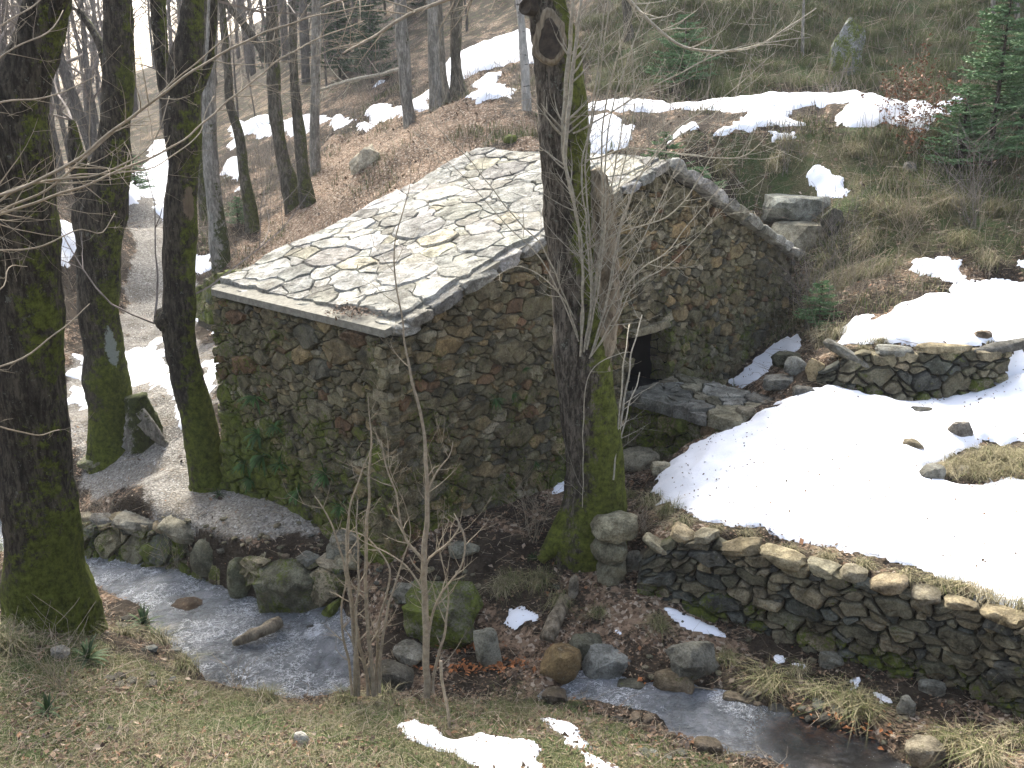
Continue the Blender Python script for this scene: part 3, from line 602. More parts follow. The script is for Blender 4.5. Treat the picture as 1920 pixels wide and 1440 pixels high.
# ------------------------------------------------------------------ the hut
HB = empty('stone_hut', C0, 'old rubble stone hut with a stone slab roof built into the slope', 'hut')
BAT = .042
def Mleft(u, v, w): return C0 + np.outer(u, D1) + np.outer(v, UZ) - np.outer(w - BAT * (v + .4), D2)
def Mgab(u, v, w): return C0 + np.outer(u, D2) + np.outer(v, UZ) - np.outer(w - BAT * (v + .4), D1)
def rooftop(s):  # roof surface height
    return np.interp(s, [-.1, .6, 1.25, 2.8, 5.62, 10.1, 10.6], [2.56, 2.68, 2.9, 3.35, 4.2, 2.3, 2.08])
DS, DZ0, DZ1 = (4.93, 5.98), .62, 1.53
def quads(name, L, mat, parent):
    V = []; Fc = []
    for q in L: k = len(V); V += [tuple(p) for p in q]; Fc.append(tuple(range(k, k + len(q))))
    return put(name, V, Fc, mat, parent)
bk = -.05
def Gp(s, z, w=bk): return C0 + D2 * s + UZ * z - D1 * (w - BAT * (z + .4))
def Lp(t, z, w=bk): return C0 + D1 * t + UZ * z - D2 * (w - BAT * (z + .4))
L = []
def rt(s): return float(rooftop(s)) - .1
L.append([Gp(.05, -.7), Gp(DS[0], -.7), Gp(DS[0], rt(DS[0])), Gp(2.8, rt(2.8)), Gp(.05, rt(.05))])
L.append([Gp(DS[0], -.7), Gp(DS[1], -.7), Gp(DS[1], DZ0), Gp(DS[0], DZ0)])
L.append([Gp(DS[0], DZ1), Gp(DS[1], DZ1), Gp(DS[1], rt(DS[1])), Gp(5.62, rt(5.62)), Gp(DS[0], rt(DS[0]))])
L.append([Gp(DS[1], -.7), Gp(10.15, -.7), Gp(10.15, rt(10.15)), Gp(DS[1], rt(DS[1]))])
L.append([Lp(.05, -1), Lp(3.74, -1), Lp(3.74, 2.44), Lp(.05, 2.44)])
L.append([hut(10.12, .05, -.5), hut(10.12, 3.85, -.5), hut(10.12, 3.85, 2.2), hut(10.12, .05, 2.2)])
L.append([hut(.16, 3.74, -.9), hut(10.12, 3.74, -.5), hut(10.12, 3.74, 2.2), hut(5.62, 3.74, 4.08), hut(.16, 3.74, 2.4)])
wall = quads('wall', L, M['mortar_shade'], HB)
def inb(a, b): return [Gp(DS[0], a, bk), Gp(DS[1], a, bk), Gp(DS[1], a, -b), Gp(DS[0], a, -b)]
rec = 1.4
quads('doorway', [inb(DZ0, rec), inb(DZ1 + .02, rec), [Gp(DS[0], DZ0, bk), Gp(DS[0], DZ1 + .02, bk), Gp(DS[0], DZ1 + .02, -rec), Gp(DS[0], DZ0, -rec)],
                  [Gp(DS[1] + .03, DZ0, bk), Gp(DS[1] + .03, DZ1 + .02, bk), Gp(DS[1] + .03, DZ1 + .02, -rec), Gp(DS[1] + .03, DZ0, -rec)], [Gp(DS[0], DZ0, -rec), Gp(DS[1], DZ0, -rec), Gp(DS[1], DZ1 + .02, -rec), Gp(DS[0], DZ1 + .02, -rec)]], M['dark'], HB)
def mossL(u, v, c): return .60 - .09 * v + .08 * (u / 3.8) + .10 * math.exp(-((u - 3.0) / .8) ** 2) * (v < .8) + random.uniform(-.05, .05)
def mossG(u, v, c): return .56 - .06 * v
big = lambda s: [(r * s, n) for r, n in ((.27, 40), (.2, 160), (.14, 700), (.1, 1600), (.07, 4000))]
its = wallset([(.0, -.55), (3.8, -1.), (3.8, 2.44), (0., 2.44)], Mleft, [(.3, 16), (.2, 80), (.14, 400), (.09, 1500), (.05, 5000), (.034, 3000)], PAL, mossL, h=(.015, .06), gap=.006, bright=1.05, asp=1.9)
def inhole(u, v): return DS[0] - .06 < u < DS[1] + .06 and DZ0 - .12 < v < DZ1 + .16
its += wallset([(.0, -.7), (10.15, -.7), (10.15, 2.18), (5.62, 4.06), (0, 2.36)], Mgab, [(.3, 30), (.2, 200), (.14, 1200), (.095, 4000), (.055, 11000), (.038, 5000)], PAL, mossG, skip=inhole, h=(.015, .06), gap=.006, bright=1.15, asp=1.9)
# quoins at the near corner, alternating long and short
z = -.55; k = 0
while z < 2.3:
    hq = random.uniform(.15, .3); la, lb = (.5, .26) if k % 2 else (.26, .5); la *= random.uniform(.85, 1.15); lb *= random.uniform(.85, 1.15)
    c = C0 + D2 * (la / 2 - .035 + BAT * (z + .4)) + D1 * (lb / 2 - .035 + BAT * (z + .4)) + UZ * (z + hq / 2)
    Vq, Fq_ = plank_stone(c, D2, D1, UZ, la / 2 * 1.12, lb / 2 * 1.12, hq / 2 * 1.08, 100 + k, sub=2, sq=.9, planes=3, rough=.07)
    its.append((Vq, Fq_, pickw(1.1, .6) + (.45,))); z += hq; k += 1
# splayed right jamb of the opening
def Mjamb(u, v, w): return Gp(DS[1] + .03, 0, 0) + np.outer(u, D1) + np.outer(v, UZ) - np.outer(w, D2)
its += wallset([(0, DZ0), (.4, DZ0), (.4, DZ1), (0, DZ1)], Mjamb, [(.16, 20), (.11, 100), (.08, 200)], PAL, lambda u, v, c: .55, h=(.02, .05))
stones(its, 'stone', wall, M['wall_stone'], 290, 'rubble')
Vq, Fq_ = plank_stone(Gp(5.46, DZ1 + .1, -.02), D2, D1, UZ, .66, .14, .075, 5, sub=3, sq=.9, planes=3, rough=.06); put('lintel', Vq, Fq_, M['wall_stone'], HB, C=np.array((.22, .2, .14, .45)), smooth=True, sharp=34)
# roof
def arc(pts):
    P = np.array(pts); d = np.concatenate([[0], np.cumsum(np.hypot(*np.diff(P, axis=0).T))]); return P, d
def Mroof(pts, sgn):
    P, d = arc(pts)
    def f(u, v, w):
        s = np.interp(v, d, P[:, 0]); z = np.interp(v, d, P[:, 1]); e = .25
        s2 = np.interp(np.clip(v + e, 0, d[-1]), d, P[:, 0]) - np.interp(np.clip(v - e, 0, d[-1]), d, P[:, 0]); z2 = np.interp(np.clip(v + e, 0, d[-1]), d, P[:, 1]) - np.interp(np.clip(v - e, 0, d[-1]), d, P[:, 1])
        n_ = np.hypot(s2, z2); ns, nz = -z2 / n_, s2 / n_
        if sgn < 0: ns, nz = -ns, -nz
        z = z + .02 * np.sin(u * 2.1 + v) + .015 * np.sin(v * 3.3 - u)
        return C0 + np.outer(s + ns * w, D2) + np.outer(u, D1) + np.outer(z + nz * w, UZ)
    return f, d[-1]
front = [(-.1, 2.56), (.6, 2.68), (1.25, 2.9), (2.8, 3.35), (5.62, 4.19)]; rear = [(10.5, 2.14), (5.64, 4.19)]
roof_core = []
def slab(s0, z0, s1, z1):
    a = [hut(s0, .07, z0 - .004), hut(s0, 3.7, z0 - .004), hut(s1, 3.75, z1 - .004), hut(s1, .07, z1 - .004)]; b = [q - UZ * .09 for q in a]
    return [a, b[::-1], [a[0], a[3], b[3], b[0]], [a[1], b[1], b[2], a[2]], [a[0], b[0], b[1], a[1]]]
for (a, b), (c, d) in zip(front[:-1], front[1:]): roof_core += slab(a + (.14 if a < 0 else 0), b, c, d)
roof_core += slab(10.4, 2.18, 5.62, 4.19)
roof = quads('roof', roof_core, M['roof_joint'], HB)
rits = []
def roofpt(px, py, z0=3.):
    q = at_z(px, py, z0)
    for _ in range(12):
        s = (q - C0) @ D2; q = at_z(px, py, float(rooftop(s)) + .03)
    return q
MOSSY = [(roofpt(895, 336), .3), (roofpt(762, 395), .16), (roofpt(870, 520), .2), (roofpt(722, 606), .15), (roofpt(640, 493), .2), (roofpt(800, 482), .12)]
for pts, sgn, sd in ((front, 1, 1), (rear, -1, 2)):
    Mf, LL = Mroof(pts, sgn); t1 = 3.84
    v0 = .38 if sgn > 0 else 0.; dom = [(.14, v0), (t1, v0), (t1 + .1, LL), (.14, LL)]
    ok = flipcheck(Mf)
    for P in cells(dom, [(.36, 40), (.25, 300), (.17, 1200), (.11, 1500), (.07, 900)], 1.0):
        A = np.mean(P, 0); edge = max(q[0] for q in P) > t1 - .02 or min(q[1] for q in P) < .02
        g = stone_geo(P, Mf, gap=.003, h=(.024, .034), back=-.17 if edge else -.05, rnd=.08, top=.93, wamp=.10, wfr=.2, split=.09, tl=.03)
        if g is None: continue
        XYZ, Fc, ar, A = g
        if not ok: Fc = [f[::-1] for f in Fc]
        s_ = pick(PALR); mc = XYZ.mean(0); mo = .2 + .12 * (random.random() < .15)
        for mp, mr in MOSSY:
            if np.linalg.norm(mc - mp) < mr: mo = .62
        rits.append((XYZ, Fc, s_ + (mo,)))
stones(rits, 'roof_slab', roof, M['roof_stone'], 290, 'roof_rubble', 30)
# ridge and rake coping
k = 0
def coping(p0, p1, wid, thk, tone, n, name='coping_stone', kb=1.):
    global k
    p0 = np.array(p0); p1 = np.array(p1); d = (p1 - p0); Lt = np.linalg.norm(d); e = d / Lt; cuts = np.cumsum(RS.uniform(.7, 1.3, n)); cuts = np.concatenate([[0], cuts / cuts[-1]]) * Lt
    ey = np.cross(UZ, e); ey /= np.linalg.norm(ey); ez = np.cross(e, ey)
    for a, b in zip(cuts[:-1], cuts[1:]):
        Vq, Fq_ = plank_stone(p0 + e * (a + b) / 2, e, ey, ez, (b - a) / 2 * 1.12, wid / 2 * random.uniform(.95, 1.15), thk / 2 * random.uniform(.95, 1.12), 300 + k, sub=4, sq=.95, planes=3, rough=.09)
        put(name, Vq, Fq_, M['roof_stone'], HB, C=np.array(pick(tone, .8) + (.33,)), smooth=True, sharp=34); k += 1
coping(hut(5.75, .02, 4.13), hut(10.35, .02, 2.15), .3, .2, PALR, 11)
def rake(s0, s1, n): coping(hut(s0, .11, float(rooftop(s0)) - .075), hut(s1, .11, float(rooftop(s1)) - .075), .26, .17, PALR, n)
rake(.38, .75, 1); rake(.75, 1.25, 1); rake(1.28, 1.9, 1); rake(1.95, 2.8, 2); rake(2.8, 5.66, 7)
for t0 in np.linspace(0, 3.45, 9): coping(hut(.33 + random.uniform(-.025, .025), t0, 2.5 + random.uniform(-.012, .02)), hut(.33 + random.uniform(-.025, .025), t0 + .42, 2.5 + random.uniform(-.012, .02)), .4, .18, PALR, 1, 'eave_stone')

# ------------------------------------------------------------------ platform in front of the opening
PB = empty('stone_platform', hut(5.4, -.9, 0), 'low stone slab platform below the small dark opening', 'platform')
def ppt(u, v): return hut(4.72 + u, .02 - v, 0)
def Mtop(u, v, w): return C0 + np.outer(4.62 + u, D2) + np.outer(-v - .03, D1) + np.outer(.70 + w - .02 * v, UZ)
quads('core', [[hut(4.75, 0, .68), hut(6.1, 0, .68), hut(6.05, -1.8, .64), hut(4.75, -1.8, .64)], [hut(4.75, 0, .68), hut(4.75, -1.8, .64), hut(4.75, -1.8, -.5), hut(4.75, 0, -.5)], [hut(4.75, -1.8, .64), hut(6.05, -1.8, .64), hut(6.05, -1.8, -.3), hut(4.75, -1.8, -.5)],
               [hut(6.1, 0, .68), hut(6.05, -1.8, .64), hut(6.05, -1.8, -.2), hut(6.1, 0, -.2)]], M['mortar_shade'], PB)
its = wallset([(0, 0), (1.5, 0), (1.45, 1.9), (0., 1.95)], Mtop, [(.42, 20), (.28, 60), (.18, 200), (.1, 200)], [((.24, .225, .165), 3), ((.28, .26, .19), 2), ((.20, .20, .18), 2)], lambda u, v, c: .3, asp=1., h=(.05, .06), gap=.008, tl=.02, back=-.1, top=.94)
stones(its, 'slab', PB, M['boulder'], 280, 'rubble')
def Mps(u, v, w): return C0 + np.outer(4.72 - w, D2) + np.outer(-u, D1) + np.outer(v, UZ)
its = wallset([(0, -.45), (1.85, -.45), (1.8, .66), (0, .66)], Mps, [(.24, 20), (.17, 80), (.12, 400), (.08, 500)], PAL, lambda u, v, c: .58, h=(.02, .07))
def Mpf(u, v, w): return C0 + np.outer(4.72 + u, D2) + np.outer(-1.82 - w, D1) + np.outer(v, UZ)
its += wallset([(0, -.3), (1.35, -.1), (1.35, .62), (0, .62)], Mpf, [(.24, 20), (.17, 80), (.12, 300)], PALD, lambda u, v, c: .5, h=(.02, .07))
stones(its, 'stone', PB, M['wall_stone'], 280, 'rubble')

# ------------------------------------------------------------------ dry stone walls
def dry_wall(name, top, bot, label, classes, pal, asp=1.5, bright=1., lean=.06, moss=.42, caps=None, hh=(.03, .10)):
    P = np.array(bot); Tz = np.array([q[2] for q in top]); d = np.concatenate([[0], np.cumsum(np.hypot(np.diff(P[:, 0]), np.diff(P[:, 1])))])
    W = empty(name, P[len(P) // 2], label, 'wall')
    def fr(u):
        x = np.interp(u, d, P[:, 0]); y = np.interp(u, d, P[:, 1]); zb = np.interp(u, d, P[:, 2]); zt = np.interp(u, d, Tz)
        dx = np.interp(u + .15, d, P[:, 0]) - np.interp(u - .15, d, P[:, 0]); dy = np.interp(u + .15, d, P[:, 1]) - np.interp(u - .15, d, P[:, 1]); n_ = np.hypot(dx, dy) + 1e-9
        return x, y, zb, zt, dy / n_, -dx / n_
    hm = float(np.mean(Tz - P[:, 2]))
    def Mf(u, v, w):
        x, y, zb, zt, nx_, ny_ = fr(u); k = v / hm
        z = zb - .12 + (zt - zb + .12) * k; off = w + lean * (1 - k)
        return np.stack([x + nx_ * off, y + ny_ * off, z], 1)
    its = wallset([(0, 0), (d[-1], 0), (d[-1], hm), (0, hm)], Mf, classes, pal, lambda u, v, c: moss + .25 * float(v < hm * .35) * random.random(), asp=asp, h=hh, gap=.009, back=-.14, bright=bright, rnd=.14, split=.1)
    stones(its, 'stone', W, M['boulder'], 280, 'rubble', 34)
    us = np.linspace(0, d[-1], 60); x, y, zb, zt, nx_, ny_ = fr(us)
    A = np.stack([x - nx_ * .05 + nx_ * lean, y - ny_ * .05 + ny_ * lean, zb - .3], 1); B = np.stack([x - nx_ * .05, y - ny_ * .05, zt - .03], 1); Cc = np.stack([x - nx_ * .35, y - ny_ * .35, zt - .06], 1)
    V = np.concatenate([A, B, Cc]); n = len(us); Fc = [(k * n + i, k * n + i + 1, (k + 1) * n + i + 1, (k + 1) * n + i) for k in range(2) for i in range(n - 1)]
    put('core', V, Fc, M['mortar_shade'], W)
    if caps:
        u = .02; i = 0
        while u < d[-1]:
            wd, th = random.uniform(*caps[0]), random.uniform(*caps[1])
            uc = u + wd / 2; x, y, zb, zt, nx_, ny_ = fr(np.array([uc])); ex = np.array([-ny_[0], nx_[0], 0]); ey = np.array([nx_[0], ny_[0], 0])
            tl = random.uniform(-.12, .12); dzs = float(np.interp(min(uc + .2, d[-1]), d, Tz) - np.interp(max(uc - .2, 0), d, Tz)) / .4; sl = -math.atan(dzs) + tl
            ex2 = ex * math.cos(sl) + UZ * math.sin(sl); ez2 = np.cross(ex2, ey); ez2 = ez2 if ez2[2] > 0 else -ez2
            c = np.array([x[0] - nx_[0] * .06, y[0] - ny_[0] * .06, zt[0] + th * .12])
            V, Fc = plank_stone(c, ex2, ey, ez2, wd / 2 * 1.1, random.uniform(.12, .19), th / 2, 500 + i, sq=.7, planes=6, rough=.1)
            put('cap_stone', V, Fc, M['boulder'], W, C=np.array(pick([((.24, .22, .16), 3), ((.17, .17, .155), 2), ((.27, .23, .15), 2)]) + (.22,)), smooth=True, sharp=34)
            u += wd * random.uniform(.95, 1.15); i += 1
    return W
dry_wall('retaining_wall', w1t, w1b, 'long curved dry stone retaining wall below the snow field', [(.22, 40), (.15, 300), (.1, 1200), (.05, 4500)], PALD, 2.7, .92, caps=((.26, .5), (.11, .22)))
dry_wall('retaining_wall', w2t, w2b, 'short dry stone wall between the two snowy terraces with long flat cap stones', [(.2, 40), (.14, 200), (.09, 900), (.06, 900)], PALD, 2.3, .95, caps=((.5, .95), (.14, .22)))
lw = [at_y(a, b, d) for a, b, d in [(372, 545, 20.5), (395, 522, 19.8), (430, 508, 18.8), (480, 508, 17.5)]]; lb = [at_y(a, b, d) for a, b, d in [(370, 585, 20.5), (395, 595, 19.8), (430, 600, 18.8), (480, 600, 17.5)]]
dry_wall('retaining_wall', lw, lb, 'low mossy rubble wall behind the left corner of the roof', [(.18, 40), (.12, 300), (.09, 600)], PALD, 1.4, 1.1, moss=.62)

bl = [(60, 968, 1000, -1.52), (150, 975, 1022, -1.48), (260, 982, 1042, -1.4), (350, 1003, 1066, -1.32), (440, 1026, 1098, -1.26), (540, 1045, 1122, -1.2), (650, 1062, 1150, -1.1)]
bb = [at_z(a, c, d) for a, b, c, d in bl]; bt = [at_y(a, b, q[1]) for (a, b, c, d), q in zip(bl, bb)]
dry_wall('stone_bank', bt, bb, 'low mossy edge of stones holding up the gravel path above the stream', [(.24, 30), (.16, 200), (.1, 500), (.06, 900)], PALD, 1.3, 1., moss=.56, hh=(.05, .16), caps=((.25, .6), (.10, .18)), lean=.1)
# ------------------------------------------------------------------ boulders and loose rocks
B_ = boulder
B_(560, 1138, 170, 112, 'big mossy boulder at the pool edge under the path', (.13, .13, .095), .56, deep=.75, sq=.75, rough=.2)
B_(455, 1102, 62, 80, 'upright egg shaped grey green boulder at the pool edge', (.12, .125, .085), .42, sq=.4, planes=4)
B_(388, 1068, 66, 66, 'rounded grey boulder left of the egg shaped one on the pool edge', (.13, .13, .095), .4, sq=.5)
B_(300, 1046, 80, 50, 'flat mossy stone at the stream edge below the path', (.1, .1, .07), .66)
B_(272, 1000, 130, 34, 'pale flat slab edging the gravel path', (.24, .23, .19), .3, sq=.8)
B_(200, 1012, 110, 46, 'dark rough rock where the path meets the stream', (.13, .12, .09), .5, sq=.8)
B_(350, 1018, 110, 36, 'flat weathered rock on the path edge', (.19, .18, .14), .4, sq=.8)
B_(235, 1050, 70, 34, 'dark wet stone under the path edge', (.07, .07, .05), .55)
B_(828, 1190, 145, 95, 'square mossy block of rock left of the small snow patch', (.13, .13, .09), .6, sq=.92, planes=3, rough=.2)
B_(790, 1118, 130, 26, 'flat grey slab on top of the dark bank beside the mossy block', (.2, .2, .17), .2, sq=.9)
B_(645, 1060, 70, 48, 'grey stone at the foot of the hut corner by the thin stems', (.17, .17, .14), .4)
B_(660, 1030, 90, 38, 'pale ledge stone against the hut corner', (.24, .23, .19), .35, sq=.85)
B_(1052, 1278, 78, 66, 'rusty brown boulder beside the run of water', (.20, .145, .075), .25, sq=.6)
B_(1098, 1232, 72, 44, 'dark angular rock resting on the rusty boulder', (.10, .10, .075), .45)
B_(1140, 1268, 105, 52, 'tilted smooth grey slab right of the rusty boulder', (.19, .20, .19), .15, sq=.85, tilt=-.3)
B_(915, 1245, 48, 84, 'leaning oblong grey slab on the litter bank', (.24, .24, .2), .2, sq=.85, tilt=.15)
B_(1300, 1275, 90, 70, 'grey layered rock above the run of water', (.14, .14, .12), .3, sq=.85)
B_(1190, 1305, 64, 34, 'wet stone on the rim of the run', (.09, .09, .07), .4)
B_(1265, 1300, 80, 36, 'brown stone at the water edge right of the wet one', (.16, .13, .09), .35)
B_(1700, 1340, 34, 40, 'small upright pale stone on the litter below the wall', (.22, .22, .19), .2, sq=.8)
B_(1750, 1300, 50, 24, 'flat pale stone near the foot of the wall', (.22, .22, .19), .2, sq=.8)
B_(1560, 1250, 48, 22, 'small flat stone at the foot of the wall', (.2, .2, .17), .25, sq=.8)
B_(1740, 1438, 80, 50, 'brown half buried rock at the right end of the pool', (.17, .15, .11), .35)
B_(868, 1036, 62, 20, 'thin flat stone on the dark litter under the hut wall', (.2, .2, .16), .25, sq=.9)
B_(1075, 1118, 20, 50, 'small pale pointed stone standing in the litter', (.27, .25, .21), .1, sq=.6)
B_(770, 1238, 70, 30, 'flat pale stone over the dark hollow in the bank', (.25, .24, .2), .15, sq=.9)
B_(730, 1290, 90, 50, 'dark rock in the hollow behind the bushy stems', (.09, .085, .07), .3)
B_(640, 1140, 44, 24, 'white washed stone at the little waterfall', (.16, .17, .17), .1)
B_(590, 1268 - 60, 36, 44, 'wet rock in the little waterfall', (.07, .07, .06), .2)
B_(352, 1165, 70, 40, 'dark rock with brown leaves in the middle of the stream', (.09, .065, .045), .2)
B_(410, 1142, 50, 22, 'low dark rock breaking the water behind the leafy one', (.07, .06, .05), .2)
B_(400, 1240, 40, 18, 'reddish wet stone in the shallow pool', (.15, .08, .05), .1)
B_(110, 1232, 38, 20, 'pale stone on the grassy near bank', (.28, .27, .24), .1)
B_(565, 1400, 30, 22, 'small white stone in the near grass', (.55, .54, .5), .0)
B_(180, 878, 70, 26, 'mossy flat stone beside the gravel path', (.17, .17, .12), .5, sq=.7)
B_(684, 318, 66, 34, 'pale boulder lying on the leafy embankment', (.50, .45, .35), .1, sq=.7, rough=.16, tilt=.65)
B_(957, 277, 26, 18, 'small mossy stone above the roof ridge', (.1, .11, .05), .9)
B_(1500, 418, 130, 52, 'upper grey slab rock behind the hut rear corner', (.20, .21, .19), .3, sq=.92, planes=3)
B_(1505, 470, 110, 56, 'lower grey slab rock behind the hut rear corner', (.24, .23, .18), .35, sq=.92, planes=3)
B_(1588, 132, 66, 112, 'grey rock outcrop on the grassy upper slope', (.20, .21, .21), .62, sq=.9, deep=.6, rough=.16, sink=.3)
B_(1560, 440, 40, 50, 'dark rock at the end of the slab rocks', (.06, .06, .05), .5)
B_(1705, 330, 26, 22, 'small grey stone below the brown leaved sapling', (.22, .21, .19), .1)
for q in [(1495, 705, 46, 34, 'pale slab leaning at the end of the short wall', (.19, .2, .19)), (1462, 735, 70, 26, 'grey flat stone at the edge of the snow by the platform', (.2, .2, .18)), (1528, 715, 36, 48, 'yellowish upright stone at the end of the short wall', (.34, .28, .17)),
          (1478, 692, 60, 30, 'round dark stone beside the snow drift', (.1, .1, .07)), (1510, 745, 44, 20, 'thin dark stone poking through the snow edge', (.13, .13, .12)), (1725, 785, 48, 24, 'dark stone poking out of the snow field', (.10, .10, .09)),
          (1802, 830, 46, 44, 'round brown grey boulder standing in the snow', (.2, .185, .165)), (1750, 908, 50, 36, 'grey stone at the edge of the bare patch in the snow', (.18, .18, .16)), (1808, 890, 30, 18, 'small pale stone in the bare grass patch', (.24, .23, .2)),
          (1372, 805, 20, 16, 'little stone in the snow near the platform', (.16, .16, .14)), (1710, 850, 44, 24, 'tuft covered stone in the snow', (.15, .13, .09)), (1845, 640, 34, 24, 'brown stone in the snow of the upper terrace', (.2, .16, .12)), (1845, 762, 26, 10, 'flat stone scrap in the snow', (.25, .25, .25))]:
    B_(*q[:5], q[5], .2, sq=.7)
for q in [(1110, 1300, 60, 24, 'flat wet stone in the narrow upper end of the run'), (1235, 1345, 50, 20, 'low stone in the middle of the run'), (1390, 1325, 70, 30, 'dark stone on the far rim of the pool'), (1460, 1345, 56, 26, 'brown stone under the grass tufts at the pool'), (1330, 1415, 54, 22, 'flat stone on the near rim of the pool'), (1040, 1318, 50, 22, 'reddish flat stone at the near end of the run'), (1500, 1425, 60, 24, 'wet slab at the shallow right end of the pool')]:
    B_(*q, pick([((.12, .10, .075), 2), ((.16, .12, .085), 1), ((.10, .10, .09), 2)]), .3, sq=.8)
# boulders along the terrace edge up to the platform
for i, q in enumerate([(1198, 878, 80, 38, 'pale rounded boulder right of the mossy trunk'), (1228, 850, 56, 24, 'yellow brown flat boulder on the terrace edge'), (1275, 828, 66, 26, 'grey rounded boulder on the terrace edge'), (1305, 808, 60, 24, 'flat boulder on the terrace edge near the platform'),
                       (1345, 792, 50, 24, 'boulder tucked under the platform front'), (1400, 778, 40, 20, 'small boulder between platform and snow'), (1240, 885, 40, 24, 'small half buried boulder at the snow edge')]):
    B_(*q, pick([((.26, .24, .18), 2), ((.28, .24, .13), 1)]), .25, sq=.5, planes=4)
# the stacked pillar
pb = on(1150, 1090); SP = empty('stone_stack', pb, 'small pillar of three stacked stones at the left end of the dry stone wall', 'stone stack')
m_ = depth(pb) / F
for (cx, y0, y1, wd, tn, s) in ((1145, 1090, 1046, 62, (.17, .165, .12), .8), (1140, 1050, 1004, 80, (.18, .175, .125), .7), (1153, 1010, 964, 92, (.27, .255, .18), .6)):
    c = at_y(cx, (y0 + y1) / 2, pb[1] + .12); V, Fc = plank_stone(c, np.array([1., 0, 0]), np.array([0, 1., 0]), UZ, wd * m_ / 2, .22, (y0 - y1) * m_ / 2 * 1.15, int(cx + y0), sq=s, planes=10, rough=.12)
    put('stone', V, Fc, M['boulder'], SP, C=np.array(tn + (.3,)), smooth=True, sharp=34)
B_(1190, 1070, 36, 46, 'narrow stone wedged between the stack and the wall', (.16, .16, .14), .3, sq=.8)
# scattered small loose stones, too many and small to name one by one
def loose(n, areas, name, label, rng, tones, moss=.2):
    V, Fs, Cs = [], [], []; k = 0
    for _ in range(n):
        A = random.choice(areas); px, py = random.uniform(A[0], A[2]), random.uniform(A[1], A[3]); V0 = cast([(px, py)])[0]
        x, y = V0[0], V0[1]; z = gz(x, y); r = random.uniform(*rng) * depth(V0) / 10; yaw = random.uniform(0, 6.28)
        v, f = plank_stone(np.array([x, y, z + r * .15]), np.array([math.cos(yaw), math.sin(yaw), 0]), np.array([-math.sin(yaw), math.cos(yaw), 0]), UZ, r, r * .75, r * .5, random.randint(0, 9999), sub=1, sq=.6, planes=4)
        V.append(v); Fs += [tuple(i + k for i in q) for q in f]; Cs.append(np.tile(np.array(pick(tones) + (moss,)), (len(v), 1))); k += len(v)
    put(name, np.concatenate(V), Fs, M['boulder'], C=np.concatenate(Cs), smooth=True, sharp=34, kind='stuff', label=label)
loose(170, [(700, 1060, 900, 1130), (640, 1050, 1900, 1350), (1200, 1180, 1900, 1400), (150, 980, 620, 1040)], 'rubble', 'small loose stones scattered on the litter', (.02, .06), PALD)
loose(150, [(200, 1030, 620, 1290), (1050, 1290, 1600, 1430)], 'pebbles', 'wet stones of the stream bed', (.03, .09), [((.10, .095, .08), 3), ((.15, .12, .09), 2), ((.13, .14, .13), 2)], 0.)

# ------------------------------------------------------------------ tubes
def tube(pts, rad, segs=6, V=None, Fs=None, disp=None, seed=0, cap=True):
    pts = np.asarray(pts, float); n = len(pts); V = [] if V is None else V; Fs = [] if Fs is None else Fs
    T = np.gradient(pts, axis=0); T /= np.linalg.norm(T, axis=1)[:, None] + 1e-9
    a = np.array([1., 0, 0]) if abs(T[0][0]) < .8 else np.array([0, 1., 0]); X = np.cross(T[0], a); X /= np.linalg.norm(X)
    k0 = len(V); ang = np.arange(segs) * 2 * math.pi / segs; ca, sa = np.cos(ang), np.sin(ang)
    for i in range(n):
        X = X - T[i] * (X @ T[i]); X /= np.linalg.norm(X) + 1e-9; Yv = np.cross(T[i], X)
        ring = np.outer(ca, X) + np.outer(sa, Yv); r = np.full(segs, float(rad[i]))
        if disp is not None: r = disp(pts[i], ring, r)
        V.extend((pts[i] + ring * r[:, None]).tolist())
        if i: 
            b = k0 + (i - 1) * segs
            Fs.extend([(b + j, b + (j + 1) % segs, b + segs + (j + 1) % segs, b + segs + j) for j in range(segs)])
    if cap: Fs.append(tuple(k0 + (n - 1) * segs + j for j in range(segs)))
    return V, Fs
def smooth_path(P, step):
    P = np.array(P, float); d = np.concatenate([[0], np.cumsum(np.linalg.norm(np.diff(P[:, :3], axis=0), axis=1))]); n = max(3, int(d[-1] / step)); u = np.linspace(0, d[-1], n)
    # catmull-rom on chord length
    m = np.gradient(P, d, axis=0); o = []
    for t in u:
        i = min(len(d) - 2, max(0, int(np.searchsorted(d, t) - 1))); h = d[i + 1] - d[i]; s = (t - d[i]) / h
        o.append((2 * s ** 3 - 3 * s ** 2 + 1) * P[i] + (s ** 3 - 2 * s ** 2 + s) * h * m[i] + (-2 * s ** 3 + 3 * s ** 2) * P[i + 1] + (s ** 3 - s ** 2) * h * m[i + 1])
    return np.array(o)
def bark_disp(amp, seed, moss=None):
    off = Vector((seed * 3.1, seed * 1.7, 0))
    def f(p, ring, r):
        o = []
        for j in range(len(r)):
            q = Vector((p + ring[j] * r[j]).tolist()); lump = mnoise.noise(q * 1.6 + off) * .09 * r[j] * 2; v = Vector((q.x * 9, q.y * 9, q.z * 2.2)) + off
            rd = 1 - abs(mnoise.noise(v)) * 2; o.append(r[j] + lump + rd * amp * 1.1 + mnoise.noise(q * 14 + off) * amp * .8)
        return np.array(o)
    return f
def px_path(L, Yb, dy=0.):
    """(px, py, width_px) -> world points with radius, standing in the plane y = Yb (slight sway)"""
    o = []
    for i, (a, b, wd) in enumerate(L):
        q = at_y(a, b, Yb + dy * i / max(1, len(L) - 1)); o.append((q[0], q[1], q[2], wd * depth(q) / F / 2))
    return o
